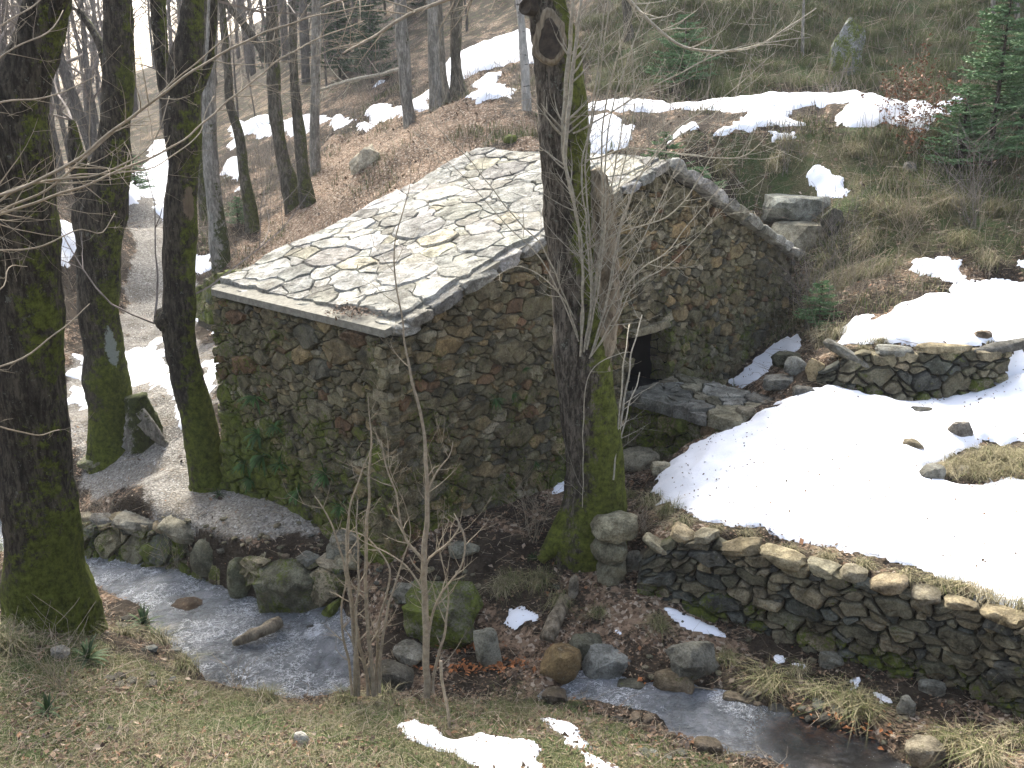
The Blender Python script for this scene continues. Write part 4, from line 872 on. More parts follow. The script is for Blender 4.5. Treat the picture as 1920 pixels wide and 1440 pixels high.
def grow(p, d, L, r, lv, rr, T, up=.15, wob=.25, nseg=7, kids=(3, 5), minr=.003, spread=.9):
    """recursive bare twigs; T collects (pts, radii)"""
    pts = [p]; rad = [r]; d = d / np.linalg.norm(d); st = L / nseg
    for i in range(nseg):
        d = d + np.array([rr.gauss(0, wob), rr.gauss(0, wob), rr.gauss(0, wob) + up]) * .35; d /= np.linalg.norm(d); p = p + d * st; pts.append(p); rad.append(max(minr, r * (1 - .8 * (i + 1) / nseg)))
    T.append((np.array(pts), rad))
    if lv > 0:
        for _ in range(rr.randint(*kids)):
            k = rr.randint(2, nseg); dd = pts[k] - pts[k - 1]; dd /= np.linalg.norm(dd); s = np.array([rr.gauss(0, 1), rr.gauss(0, 1), rr.gauss(0, .6)]); s -= dd * (s @ dd); s /= np.linalg.norm(s)
            grow(pts[k], dd * (1 - spread * .4) + s * spread * .8, L * rr.uniform(.4, .65), rad[k] * .7, lv - 1, rr, T, up, wob, max(4, nseg - 1), kids, minr, spread)
def twig_mesh(T, segs=4):
    V, Fs = [], []
    for p, r in T: tube(p, r, segs if r[0] < .03 else segs + 3, V, Fs, cap=False)
    return V, Fs
def trunk_obj(path, mat, parent, name='trunk', segs=26, step=.07, amp=.012, seed=0, moss=0.):
    P = smooth_path(path, step); dsp = bark_disp(amp, seed) if amp else None
    V, Fs = tube(P[:, :3], P[:, 3], segs, disp=dsp); C = np.zeros((len(V), 4)); C[:, 3] = moss
    if moss:   # moss thickest on the side facing the snow slope
        Vn = np.array(V); ax = np.repeat(P[:, :3], segs, 0); nr = Vn - ax; nr /= np.linalg.norm(nr, axis=1)[:, None] + 1e-9
        C[:, 3] = np.clip(moss * (.22 + nr @ np.array([.9, -.3, 0])), 0, 1)
    return put(name, V, Fs, mat, parent, C=C, smooth=True)
def tree(L, Yb, label, mat, name='bare_tree', limbs=(), seed=0, amp=.012, segs=26, crown=True, moss=0., group=None, step=.07, ch=4.5, twigm='twig_far', root=.5, cr=None):
    p = px_path(L, Yb); b = p[0]; base = np.array([b[0], b[1], gz(b[0], b[1])])
    # extend root below the ground and the stem above the frame
    p = [(b[0], b[1], min(base[2], b[2]) - root, b[3] * 1.15)] + p
    t = p[-1]; d = np.array(t[:3]) - np.array(p[-2][:3]); d /= np.linalg.norm(d); d = d * .6 + UZ * .4
    ext = [(*(np.array(t[:3]) + d * ch * k), t[3] * (1 - .75 * k)) for k in (.33, .66, 1.)]; p = p + ext
    E = empty(name, base, label, 'tree', group)
    trunk_obj(p, mat, E, segs=segs, seed=seed, amp=amp, moss=moss, step=step)
    tops = [(np.array(ext[0][:3]), ext[0][3]), (np.array(ext[1][:3]), ext[1][3]), (np.array(ext[2][:3]), ext[2][3])]
    for i, (LL, dy) in enumerate(limbs):
        q = px_path(LL, Yb, dy); trunk_obj(q, mat, E, 'limb', max(10, segs // 2), step * 1.2, amp * .7, seed + 5 + i, moss)
        tops.append((np.array(q[-1][:3]), q[-1][3]))
    if crown:
        T = []; rr = random.Random(seed + 50)
        for (q, r) in tops:
            for _ in range(3):
                dd = np.array([rr.gauss(0, 1), rr.gauss(0, 1), abs(rr.gauss(.8, .4))]); grow(q, dd, cr or rr.uniform(2, 3.4), max(.02, r * .5), 2, rr, T, .12, .3, 7, (3, 4))
        V, Fs = twig_mesh(T, 3); put('crown', V, Fs, M[twigm], E)
    return E
# ------------------------------------------------------------------ the near and middle trees
bigleft = tree([(95, 1165, 166), (86, 1080, 146), (74, 950, 126), (66, 800, 116), (56, 650, 116), (42, 500, 128), (26, 350, 142), (18, 240, 138), (40, 165, 96), (66, 90, 80), (92, 0, 74)], 9.5, 'thick mossy dark trunk forking at the left edge of the photo', M['bark_dark'],
     limbs=[([(15, 300, 92), (-30, 215, 84), (-95, 140, 72), (-210, 50, 60)], .4), ([(70, 80, 30), (110, 10, 22), (150, -80, 14)], -.3)], seed=1, segs=40, step=.05, amp=.02, moss=.35)
t2 = tree([(214, 838, 96), (206, 770, 82), (200, 700, 76), (186, 600, 70), (184, 480, 76), (188, 400, 88), (203, 330, 72), (214, 250, 56), (222, 150, 56), (221, 0, 46)], 15.2, 'dark forked trunk with a pale lichen patch beside the gravel path', M['bark_dark'],
     limbs=[([(178, 420, 44), (158, 340, 38), (142, 280, 26), (134, 225, 10)], -.2), ([(212, 250, 22), (190, 90, 14), (150, 20, 10)], .8)], seed=2, segs=30, step=.08, amp=.018, moss=.4)
t3 = tree([(398, 922, 84), (386, 860, 66), (372, 780, 60), (350, 700, 58), (334, 620, 60), (335, 560, 54), (335, 480, 55), (340, 400, 58), (343, 320, 52), (343, 250, 64), (346, 150, 62), (357, 60, 46), (362, 0, 36)], 13.3, 'leaning dark trunk with a round knob and torn bark left of the hut', M['bark_dark'],
     limbs=[([(330, 235, 40), (310, 150, 30), (299, 60, 27), (295, -20, 25)], .5), ([(352, 200, 26), (392, 120, 12), (402, 0, 10)], .3), ([(320, 590, 22), (304, 597, 34), (295, 602, 26), (290, 606, 8)], -.1)], seed=3, segs=30, step=.07, amp=.018, moss=.45)
TM = tree([(1100, 1012, 128), (1112, 960, 110), (1114, 900, 104), (1108, 800, 104), (1097, 700, 102), (1088, 600, 100), (1078, 500, 94), (1066, 400, 90), (1060, 300, 88), (1052, 200, 86), (1042, 110, 84), (1030, 40, 72), (1022, -60, 58)], 10.75,
     'big mossy trunk with cut limbs and pale shoots in front of the hut', M['bark_main'], seed=4, segs=44, step=.045, amp=.02, moss=.8)
# snag, root flare and cut mark of the main tree
q = px_path([(1108, 700, 60), (1124, 600, 62), (1128, 500, 54), (1126, 400, 44), (1120, 345, 34), (1112, 318, 12)], 10.72); trunk_obj(q, M['deadwood'], TM, 'dead_snag', 24, .05, .045, 61)
for rt_ in ([(1080, 960, 60), (1045, 1000, 42), (1012, 1030, 16)], [(1125, 950, 66), (1150, 985, 40), (1165, 1010, 14)], [(1090, 980, 60), (1085, 1020, 44), (1060, 1050, 16)]):
    q = [(a[0], a[1] - .12 * i, a[2] - .02 * i, a[3]) for i, a in enumerate(px_path(rt_, 10.7))]; trunk_obj(q, M['bark_main'], TM, 'root', 14, .06, .012, 70, 1.)
def patch_disc(c, n_, rx, rz, mat, parent, name, th=.03, seed=0, ring=None, tone=(.3, .25, .17)):
    n_ = np.array(n_, float); n_ /= np.linalg.norm(n_); ex = np.cross(UZ, n_); ex /= np.linalg.norm(ex); ey = np.cross(n_, ex); N = 22; V = []; rr = random.Random(seed)
    for k, (s, o) in enumerate(((1.05, -.06), (1., th), (.86, th * 1.25), (.7, th * .5), (.35, th * .3))):
        for j in range(N):
            a = j * 2 * math.pi / N; r = s * (1 + .1 * math.sin(3 * a + seed) + .28 * mnoise.noise(Vector((math.cos(a) * 2 + seed, math.sin(a) * 2, 3)))); V.append(np.array(c) + ex * (rx * r * math.cos(a)) + ey * (rz * r * math.sin(a)) + n_ * o)
    V.append(np.array(c) + n_ * th * .3); Fc = [(k * N + j, k * N + (j + 1) % N, (k + 1) * N + (j + 1) % N, (k + 1) * N + j) for k in range(4) for j in range(N)] + [(4 * N + j, 4 * N + (j + 1) % N, 5 * N) for j in range(N)]
    return put(name, V, Fc, mat, parent, C=np.array(tone + (0,)), smooth=True)
patch_disc(at_y(1030, 72, 10.50), (-.1, -1, .1), .17, .27, M['deadwood'], TM, 'callus', .02, 3); patch_disc(at_y(1031, 76, 10.485), (-.1, -1, .1), .11, .20, M['hollow'], TM, 'cut_scar', .012, 3)
patch_disc(at_y(990, 12, 10.62), (-.8, -.7, .1), .10, .09, M['hollow'], TM, 'cut_scar', .03, 4)
def stain(E, c, rx, rz, ch):
    o = [q_ for q_ in E.children if q_.name.startswith('trunk')][0]; me = o.data; org = WL[o.name]; c = np.array(c); n = len(me.vertices); P = np.empty(n * 3, np.float32); me.vertices.foreach_get('co', P); P = P.reshape(-1, 3) + org
    C = np.empty(n * 4, np.float32); a = me.color_attributes['Col'].data; a.foreach_get('color', C); C = C.reshape(-1, 4); d = P - c
    C[:, ch] = np.maximum(C[:, ch], np.clip(1.5 - np.sqrt((d[:, 0] ** 2 + d[:, 1] ** 2) / rx ** 2 + d[:, 2] ** 2 / rz ** 2), 0, 1)); a.foreach_set('color', C.ravel())
stain(t3, at_y(362, 385, 13.1), .14, .30, 1); stain(t2, at_y(215, 645, 14.9), .17, .42, 0); stain(bigleft, at_y(57, 992, 9.0), .07, .09, 0); stain(t3, at_y(322, 192, 13.0), .06, .1, 0); stain(bigleft, at_y(30, 100, 9.0), .2, .3, 0)
Vb, Fb = plank_stone(at_y(312, 600, 13.22), np.array([1., 0, 0]), np.array([0, 1., 0]), UZ, .17, .16, .17, 77, sub=4, sq=.0, planes=0, rough=.16); put('burl', Vb, Fb, M['bark_dark'], t3, C=np.array((0, 0, 0, .3)), smooth=True)
# stump by trunk 2
sb = on(285, 826); ST = empty('tree_stump', sb, 'broken mossy stump leaning against the lichen patched trunk', 'stump')
trunk_obj(px_path([(272, 838, 72), (270, 810, 58), (262, 775, 44), (252, 742, 34)], sb[1]), M['bark_grey'], ST, 'trunk', 22, .04, .055, 44, .6)
for a in ([(262, 770, 18), (285, 800, 16), (305, 825, 8)], [(265, 790, 20), (295, 822, 14), (318, 838, 6)]):
    trunk_obj(px_path(a, sb[1] - .25), M['bark_grey'], ST, 'root', 8, .06, .01, 45)
# slimmer trunks behind
mid = [
    ([(418, 514, 42), (408, 430, 31), (398, 340, 28), (392, 250, 26), (393, 150, 22), (398, 50, 20), (402, -40, 18)], 24.3, 'grey barked trunk with a dark knot left of the hut roof', 'bark_grey', 11, []),
    ([(385, 410, 20), (380, 350, 18), (376, 280, 15), (380, 200, 12), (384, 60, 10)], 29, 'thin dark trunk just left of the grey barked one', 'bark_mid', 12, []),
    ([(470, 394, 24), (456, 320, 19), (450, 260, 17), (432, 200, 15), (427, 130, 14), (420, 60, 12), (415, -30, 10)], 26, 'thin crooked trunk leaning left above the snow scraps', 'bark_mid', 13, []),
    ([(548, 370, 34), (531, 300, 26), (518, 220, 26), (512, 130, 24), (509, 0, 21)], 26.6, 'curved mossy trunk with a side limb reaching left on the embankment', 'bark_mid', 14, [([(508, 120, 17), (470, 62, 14), (420, 0, 11), (380, -60, 8)], .4)]),
    ([(577, 386, 32), (569, 330, 25), (560, 240, 22), (552, 150, 16), (548, 50, 13), (546, -30, 12)], 25.9, 'mossy trunk growing right beside the curved one on the embankment', 'bark_mid', 15, []),
    ([(592, 336, 20), (590, 240, 18), (592, 130, 16), (593, 0, 16)], 29, 'straight slim trunk behind the paired mossy trunks', 'bark_grey', 16, []),
    ([(770, 242, 26), (763, 190, 21), (758, 120, 24), (753, 60, 23), (751, 0, 22)], 27, 'mottled grey trunk at the crest left of the snow', 'bark_grey', 17, []),
    ([(820, 216, 32), (815, 150, 22), (812, 60, 20), (811, 0, 20)], 27.2, 'left and thickest of the three close trunks on the crest', 'bark_grey', 18, []),
    ([(840, 208, 24), (832, 150, 13), (826, 60, 12), (822, 0, 12)], 27.6, 'thin middle one of the three close trunks on the crest', 'bark_grey', 19, []),
    ([(864, 197, 44), (857, 150, 24), (855, 60, 20), (857, 0, 24)], 27.4, 'dark right one of the three close trunks on the crest', 'bark_mid', 20, []),
    ([(1180, 117, 26), (1178, 60, 18), (1175, 0, 16)], 30, 'dark trunk on the upper slope right of the mossy trunk', 'bark_mid', 21, []),
    ([(1868, 98, 9), (1865, 50, 8), (1862, 0, 8)], 29, 'thin trunk rising behind the large fir', 'bark_grey', 22, []),
    ([(1916, 98, 9), (1910, 50, 8), (1905, 0, 8)], 29, 'thin trunk at the far right edge behind the fir', 'bark_grey', 23, []),
    ([(1504, 118, 5), (1505, 60, 5), (1507, 0, 4)], 28.5, 'pencil thin sapling on the grassy upper slope', 'bark_grey', 24, []),
]
for L_, Yb, lb, mt, sd, lm in mid: tree(L_, Yb, lb, M[mt], limbs=lm, seed=sd, segs=14, step=.16, amp=.012, moss=.35, cr=2.2)
tree([(988, 217, 19), (984, 130, 17), (979, 60, 15), (974, 0, 14)], 24.2, 'white birch trunk left of the big mossy trunk', M['bark_birch'], name='birch_tree', seed=31, segs=16, step=.12, amp=.004, cr=2.)

# ------------------------------------------------------------------ far woods: copies of a few bare trees
def far_variant(seed, ht=11, dense=True):
    rr = random.Random(seed); T = []; p = np.zeros(3); pts = [p - UZ * .6]; rad = [.14]; d = np.array([rr.gauss(0, .06), rr.gauss(0, .06), 1.])
    n = 12
    for i in range(n):
        d = d + np.array([rr.gauss(0, .05), rr.gauss(0, .05), 0]); d /= np.linalg.norm(d); p = p + d * ht / n; pts.append(p); rad.append(.14 * (1 - .85 * (i + 1) / n))
    V, Fs = tube(pts, rad, 7)
    for k in range(3, n + 1):
        for _ in range(rr.randint(1, 2) + (k > 5)):
            a = rr.uniform(0, 6.28); dd = np.array([math.cos(a), math.sin(a), rr.uniform(.4, 1.4)]); grow(pts[k], dd, rr.uniform(1.5, 3.), max(.018, rad[k] * .45), 2, rr, T, .16, .3, 5, (3, 5), .006)
    V2, F2 = twig_mesh(T, 3)
    return (mesh('trunk', V, Fs, M['bark_far'], np.zeros(4), True), mesh('crown', V2, F2, M['twig_far']))
FV = [far_variant(s) for s in range(5)]
rr = random.Random(77); far_spots = []
for _ in range(95):
    y = rr.uniform(30, 115); px = rr.uniform(-60, 760) if y > 44 else rr.uniform(-120, 250)
    if y < 70 and 235 < px < 345: px -= 170
    far_spots.append(((px - 960) / F * y / math.cos(PITCH) * 1.0, y))
for _ in range(18):
    y = rr.uniform(38, 55); far_spots.append((rr.uniform(-13, 12), y))
for _ in range(110):
    y = rr.uniform(58, 140); far_spots.append(((rr.uniform(-80, 900) - 960) / F * y, y))
young = [((rr.uniform(380, 1000) - 960) / F * y_, y_) for y_ in [rr.uniform(40, 80) for _ in range(74)]]
for x, y in far_spots + young:
    z = gz(x, y); i = rr.randrange(5); s = rr.uniform(.8, 1.5) if (x, y) not in young else rr.uniform(.25, .5)
    E = empty('bare_tree', (x, y, z)); E.rotation_euler = (0, 0, rr.uniform(0, 6.28)); E.scale = (s, s, s * rr.uniform(.9, 1.2))
    if (x, y) in young: tag(E, 'small leafless young tree in the thicket on the far hillside', 'tree', 'young trees in the hillside thicket')
    else: tag(E, 'leafless grey tree among many in the woods far beyond the path', 'tree', 'leafless trees in the far woods')
    for me, nm in zip(FV[i], ('trunk', 'crown')):
        o = bpy.data.objects.new(nm, me); col.objects.link(o); o.parent = E

# ------------------------------------------------------------------ conifers
def fir_mesh(seed, ht, R, dens=1., col1=(.022, .05, .018), col2=(.06, .11, .045), needle=.05, low=.06):
    rr = random.Random(seed); V, Fs, C = [], [], []; T = []
    nb = int(ht * 24 * dens)
    for i in range(nb):
        z = ht * (low + (1 - low) * (i / nb) ** 1.05); Lb = R * (1 - (z / ht)) ** .75 * rr.uniform(.7, 1.1) + .06; a = rr.uniform(0, 6.28); d = np.array([math.cos(a), math.sin(a), rr.uniform(.05, .35)]); p = np.array([0, 0, z]); pts = [p]
        for k in range(6):
            d = d + np.array([rr.gauss(0, .06), rr.gauss(0, .06), -.06 + .03 * k]); d /= np.linalg.norm(d); p = p + d * Lb / 6; pts.append(p)
        T.append((np.array(pts), [.012 * (1 - k / 7.) + .002 for k in range(7)]))
        # side sprays
        for k in range(1, 7):
            for sgn in (-1, 1):
                sd_v = np.cross(d, UZ) * sgn; sd_v = sd_v / np.linalg.norm(sd_v) * .75 + d * .6 + UZ * rr.uniform(-.25, .05); ls = Lb * .42 * (1.15 - k / 7) + .05; q0 = pts[k]; ns = max(3, int(ls / (needle * .62)))
                for j in range(ns):
                    c = q0 + sd_v * ls * (j + .5) / ns; t = rr.random(); cc = [col1[m] + (col2[m] - col1[m]) * t for m in range(3)]
                    for s2 in (-1, 1):
                        n_ = np.cross(sd_v, UZ) * s2 * .8 + sd_v * .7 + np.array([rr.gauss(0, .3), rr.gauss(0, .3), rr.gauss(0, .3)]); n_ /= np.linalg.norm(n_); e = n_ * needle * rr.uniform(.8, 1.5); wv = np.cross(n_, np.array([rr.gauss(0, 1), rr.gauss(0, 1), rr.gauss(0, 1)])); wv *= needle * .26 / (np.linalg.norm(wv) + 1e-6)
                        b = len(V); V += [c - wv, c + wv, c + e]; Fs.append((b, b + 1, b + 2)); C += [cc + [1]] * 3
    tv, tf = twig_mesh(T, 3); tr, trf = tube([(0, 0, -.3), (0, 0, ht * .5), (0, 0, ht * .98)], [R * .035 + .02, R * .02 + .01, .005], 8)
    return (mesh('foliage', np.array(V), np.array(Fs), M['leaf'], np.array(C)), mesh('branches', tv, tf, M['bark_far']), mesh('trunk', tr, trf, M['bark_dark'], np.zeros(4), True))
FIRS = [fir_mesh(1, 3.6, 1.35, 1.4, (.06, .12, .045), (.15, .25, .11), needle=.07), fir_mesh(2, 1.3, .75, 1.8, (.06, .12, .045), (.15, .25, .11), needle=.045), fir_mesh(3, 7., 2.2, .75, (.02, .045, .018), (.05, .09, .04), .13)]
def fir(px, py, kind, label, s=1., Yd=None, name='fir_tree', group=None):
    q = on(px, py) if Yd is None else np.array([at_y(px, py, Yd)[0], Yd, 0]); q[2] = gz(q[0], q[1])
    E = empty(name, q, label, 'fir tree', group); E.scale = (s, s, s); E.rotation_euler = (0, 0, random.uniform(0, 6))
    for me, nm in zip(FIRS[kind], ('foliage', 'branches', 'trunk')):
        o = bpy.data.objects.new(nm, me); col.objects.link(o); o.parent = E
    return E
fir(1850, 330, 0, 'largest soft green fir at the right edge above the terraces', .98, 20.0)
fir(1905, 300, 0, 'fir half cut by the right edge behind the largest one', .8, 21.5)
fir(1320, 285, 1, 'little fir growing in the snow behind the roof', 1.15, 19.8)
fir(1250, 262, 1, 'low fir bush left of the little fir behind the roof', .9, 20.5)
fir(1540, 560, 1, 'dark low fir bush at the rear corner of the hut', .62, 16.4)
fir(1280, 170, 1, 'low fir on the slope above the track right of the mossy trunk', 1.4, 27.3)
fir(1800, 300, 1, 'low fir growing below the large fir', 1.2, 19.8)
fir(700, 195, 2, 'dark conifer at the wood edge behind the crest', .55, 37); fir(640, 200, 2, 'conifer left of the fallen pale branch', .6, 42); fir(610, 90, 2, 'tall dark conifer in the woods above the far track', .9, 55)
fir(760, 40, 2, 'dark conifer above the steep snow patch on its left', .8, 48); fir(1010, 0, 2, 'dark conifer at the top behind the white birch', .7, 46); fir(900, 20, 2, 'dark conifer at the head of the steep snow patch', .7, 50)
fir(445, 400, 1, 'small fir seedling by the thin crooked trunk', .6, 26.5); fir(258, 385, 1, 'young fir at the edge of the snow on the path', 1.0, 33); fir(520, 180, 2, 'dark conifer behind the curved mossy trunk', .6, 60)

# ------------------------------------------------------------------ shoots, saplings and long bare branches
def wob_path(L, Yb, dy=0., n=None, amp=.02, seed=0):
    P = []
    for i, (a, b, wd) in enumerate(L):
        q = at_y(a, b, Yb + dy * i / max(1, len(L) - 1)); P.append((q[0], q[1], q[2], max(.0016, wd * depth(q) / F / 2)))
    return smooth_path(P, .07)
def stems(parent, L, Yb, mat, name, segs=6, dy=0., twigs=0, seed=0, tl=.35, up=.2, side=None, lv=1, amp=1.):
    """one stem with side twigs as one part"""
    rr = random.Random(seed * 7 + 3); P = wob_path(L, Yb, dy); P[:, :3] += np.array([[mnoise.noise(Vector((i * .25, seed, k))) * .02 * amp for k in range(3)] for i in range(len(P))])
    V, Fs = tube(P[:, :3], P[:, 3], segs); T = []
    for _ in range(twigs):
        i = rr.randint(int(len(P) * .15), len(P) - 2); d = P[i + 1, :3] - P[i, :3]; d /= np.linalg.norm(d); s = np.array([rr.gauss(0, 1), rr.gauss(0, .5), rr.gauss(0, .7)]); s -= d * (s @ d); s /= np.linalg.norm(s)
        grow(P[i, :3], d * .6 + s * .7, tl * rr.uniform(.4, 1.3), max(.0018, P[i, 3] * .5), lv, rr, T, up, .22, 6, (1, 3), .0014)
    tv, tf = twig_mesh(T, 4); k = len(V); V = list(V) + list(tv); Fs = Fs + [tuple(i + k for i in f) for f in tf]
    return put(name, V, Fs, mat, parent, smooth=True)
# shoots growing out of the big trunk
for i, (L_, dy, tw) in enumerate([
    ([(1088, 668, 9), (1092, 560, 8), (1085, 430, 8), (1055, 270, 14), (1062, 160, 17), (1070, 60, 15), (1080, -40, 12)], -.5, 14),
    ([(1095, 660, 8), (1110, 560, 7), (1105, 430, 7), (1098, 300, 6), (1120, 180, 6), (1135, 60, 5), (1150, -30, 4)], -.6, 14),
    ([(1100, 655, 8), (1118, 540, 7), (1130, 400, 7), (1128, 270, 6), (1145, 150, 6), (1180, 40, 5), (1200, -30, 4)], -.7, 16),
    ([(1105, 672, 7), (1140, 560, 6), (1165, 430, 6), (1200, 330, 5), (1260, 250, 4), (1360, 180, 3), (1450, 100, 2)], -.9, 16),
    ([(1108, 668, 6), (1150, 600, 5), (1185, 520, 5), (1240, 480, 4), (1300, 410, 3), (1360, 340, 2)], -.8, 12),
    ([(1085, 640, 6), (1060, 560, 5), (1020, 470, 5), (960, 400, 4), (880, 300, 3), (800, 220, 2)], -.8, 8),
    ([(1100, 640, 6), (1122, 480, 6), (1150, 330, 5), (1170, 200, 4), (1160, 60, 3)], -.6, 14),
    ([(1150, 900, 7), (1172, 740, 7), (1190, 640, 5), (1205, 590, 4)], 1.1, 3), ([(1145, 900, 5), (1180, 760, 5), (1200, 700, 4)], .9, 2),
    ([(1090, 1010, 3), (1094, 850, 4), (1095, 760, 4), (1112, 690, 3), (1165, 662, 3), (1185, 660, 2)], -.6, 2),
    ([(1112, 660, 5), (1150, 560, 5), (1200, 460, 4), (1260, 330, 3), (1300, 250, 3)], -.7, 12),
    ([(1080, 600, 5), (1040, 540, 4), (970, 500, 3), (915, 525, 2)], -.7, 4), ([(1075, 250, 7), (1130, 220, 6), (1230, 160, 5), (1400, 85, 4), (1520, 70, 3)], -.9, 14),
    ([(1100, 300, 6), (1180, 280, 5), (1290, 290, 4), (1400, 290, 3), (1450, 240, 2)], -.9, 12), ([(1082, 480, 5), (1150, 440, 4), (1260, 400, 4), (1330, 300, 3), (1400, 120, 2)], -.9, 10)]):
    stems(TM, [(a, b, c * .56) for a, b, c in L_], 10.45 if dy < 0 else 11.2, M['twig_pale'], 'shoot', 6, dy, int(tw * 1.5), i, .5)
    if i < 8: stems(TM, [(a + (12 + i * 3) * j / len(L_) * (-1) ** i, b + 6 * j, c * .5) for j, (a, b, c) in enumerate(L_)], 10.4, M['twig_pale'], 'shoot', 5, dy - .1, tw, i + 60, .4)
# foreground bushy saplings
def sapling(base, label, specs, Yb, mat, tw=6, tl=.3, name='sapling', cat='sapling'):
    q = at_y(base[0], base[1], Yb); q[2] = gz(q[0], q[1]); E = empty(name, q, label, cat)
    for i, (L_, dy) in enumerate([([(a_, b_, c_ * .68) for a_, b_, c_ in L0], d0) for L0, d0 in specs]): stems(E, [(L_[0][0], L_[0][1] + 14, L_[0][2])] + L_, Yb, M[mat], 'stem', 7, dy, tw, int(base[0]) + i, tl, .25)
    return E
sapling((680, 1295), 'clump of thin upright stems in front of the hut corner', [([(700, 1290, 13), (690, 1180, 11), (686, 1060, 10), (692, 900, 7), (695, 800, 4), (690, 745, 2)], 0), ([(672, 1290, 12), (660, 1150, 10), (650, 1050, 8), (652, 980, 6), (680, 880, 4), (700, 830, 2)], -.05),
     ([(690, 1290, 11), (672, 1200, 9), (655, 1100, 8), (640, 1040, 6), (610, 960, 4), (590, 930, 2)], .1), ([(712, 1285, 9), (720, 1180, 8), (745, 1080, 5), (770, 1000, 3), (730, 870, 2), (722, 800, 2)], .1), ([(665, 1290, 9), (668, 1180, 8), (672, 1040, 6), (668, 940, 3)], -.15),
     ([(705, 1290, 10), (712, 1160, 8), (728, 1060, 5), (690, 1010, 4), (640, 990, 2)], .2), ([(660, 1290, 8), (640, 1160, 6), (650, 1080, 5), (655, 960, 3)], .15)], 8.45, 'twig', 8, .3)
sapling((800, 1290), 'tall slender sapling with a kinked top in front of the wall', [([(800, 1292, 20), (798, 1150, 19), (795, 1040, 17), (802, 940, 13), (798, 860, 11), (795, 812, 9), (775, 720, 8), (762, 660, 6), (748, 560, 5), (738, 470, 4), (755, 400, 3), (768, 345, 2)], 0),
     ([(795, 1060, 9), (760, 1010, 7), (742, 920, 5), (720, 860, 4), (716, 830, 3)], -.1), ([(800, 1060, 7), (848, 1010, 5), (862, 985, 4), (850, 962, 3)], .1), ([(803, 1190, 8), (830, 1110, 6), (868, 1052, 5), (864, 985, 5), (856, 968, 2)], .15),
     ([(800, 940, 6), (822, 880, 5), (845, 850, 3), (850, 828, 2)], 0), ([(795, 1120, 6), (760, 1060, 5), (700, 1025, 3), (660, 1000, 2)], -.2), ([(812, 1285, 9), (835, 1180, 7), (840, 1120, 5), (820, 1010, 3)], .1)], 8.3, 'twig', 8, .34)
sapling((840, 1350), 'cut off thin stem standing beside the tall sapling', [([(842, 1352, 9), (832, 1290, 9), (825, 1240, 9)], 0)], 7.6, 'twig', 0)
# long bare branches reaching in from the left, of a tree standing just outside the picture
q = np.array([-5.6, 6.2, 0]); q[2] = gz(q[0], q[1]); LB = empty('bare_tree', q, 'slender tree just outside the left edge whose long bare branches cross the picture', 'tree')
trunk_obj([(q[0], q[1], q[2] - .4, .09), (q[0], q[1] + .05, 2., .08), (q[0] + .1, q[1], 4.5, .06), (q[0], q[1], 8, .03)], M['bark_grey'], LB, segs=12, amp=.004)
def LB_(L_, i, tw=10, tl=.5, dy=1.0, Yb=6.3):
    L_ = [(a, b, w_ * .52) for a, b, w_ in L_]; tw = int(tw * 1.8)
    a = at_y(L_[0][0], L_[0][1], Yb); st = np.array([q[0], q[1], a[2] - .5 if a[2] > .8 else .6])
    stems(LB, L_, Yb, M['twig'], 'branch', 6, dy, tw, 40 + i, tl, .1, lv=1)
LB_([(-480, 560, 20), (-60, 380, 12), (60, 345, 11), (240, 225, 10), (400, 110, 8), (500, 60, 6), (640, 18, 4), (700, 10, 3)], 0, 16, .6)
LB_([(-480, 700, 18), (-40, 420, 9), (100, 345, 8), (210, 250, 7), (330, 150, 5), (470, 30, 4)], 1, 12, .5)
LB_([(-480, 640, 16), (-20, 388, 8), (60, 345, 8), (180, 328, 6), (260, 290, 5), (305, 235, 4), (315, 180, 3)], 2, 8, .4)
LB_([(-480, 500, 14), (0, 192, 7), (100, 180, 5), (180, 140, 3)], 3, 8, .4); LB_([(-480, 300, 12), (0, 105, 6), (90, 60, 5), (120, 20, 3)], 4, 6, .3)
LB_([(-480, 900, 14), (-40, 705, 8), (40, 672, 7), (110, 620, 5), (170, 572, 3)], 5, 3, .2); LB_([(-480, 860, 12), (0, 802, 6), (65, 815, 5), (110, 806, 4)], 6, 2, .2)
LB_([(-480, 580, 10), (0, 540, 5), (20, 500, 4), (50, 500, 3)], 7, 3, .15); LB_([(-480, 200, 12), (-20, 60, 6), (60, 10, 5), (120, -30, 4)], 8, 6, .3)
LB_([(-480, 760, 14), (-40, 470, 7), (80, 462, 6), (150, 430, 4), (190, 437, 4), (215, 400, 3)], 9, 3, .2)
LB_([(-480, 540, 16), (200, 330, 8), (330, 270, 7), (440, 180, 6), (560, 90, 5), (680, 40, 3)], 10, 18, .5, 2.5, 6.6)
LB_([(-480, 620, 14), (130, 330, 6), (260, 320, 5), (360, 265, 4), (400, 180, 3)], 11, 10, .4, 2., 6.8)
# overhead branches entering from the top
TB = stems(TM, [(1000, -60, 12), (900, -20, 8), (760, 30, 6), (690, 75, 5), (640, 100, 3)], 10.4, M['twig'], 'branch', 6, -1.5, 16, 90, .6, 0.)
stems(TM, [(1005, -90, 12), (800, -30, 7), (660, -5, 5), (600, 15, 3)], 10.4, M['twig'], 'branch', 6, -1.0, 14, 91, .6, 0.)
stems(TM, [(1040, -60, 14), (1150, -20, 8), (1290, 90, 5), (1420, 85, 4), (1530, 15, 2)], 10.4, M['twig_pale'], 'branch', 6, -.8, 14, 92, .5, .1)
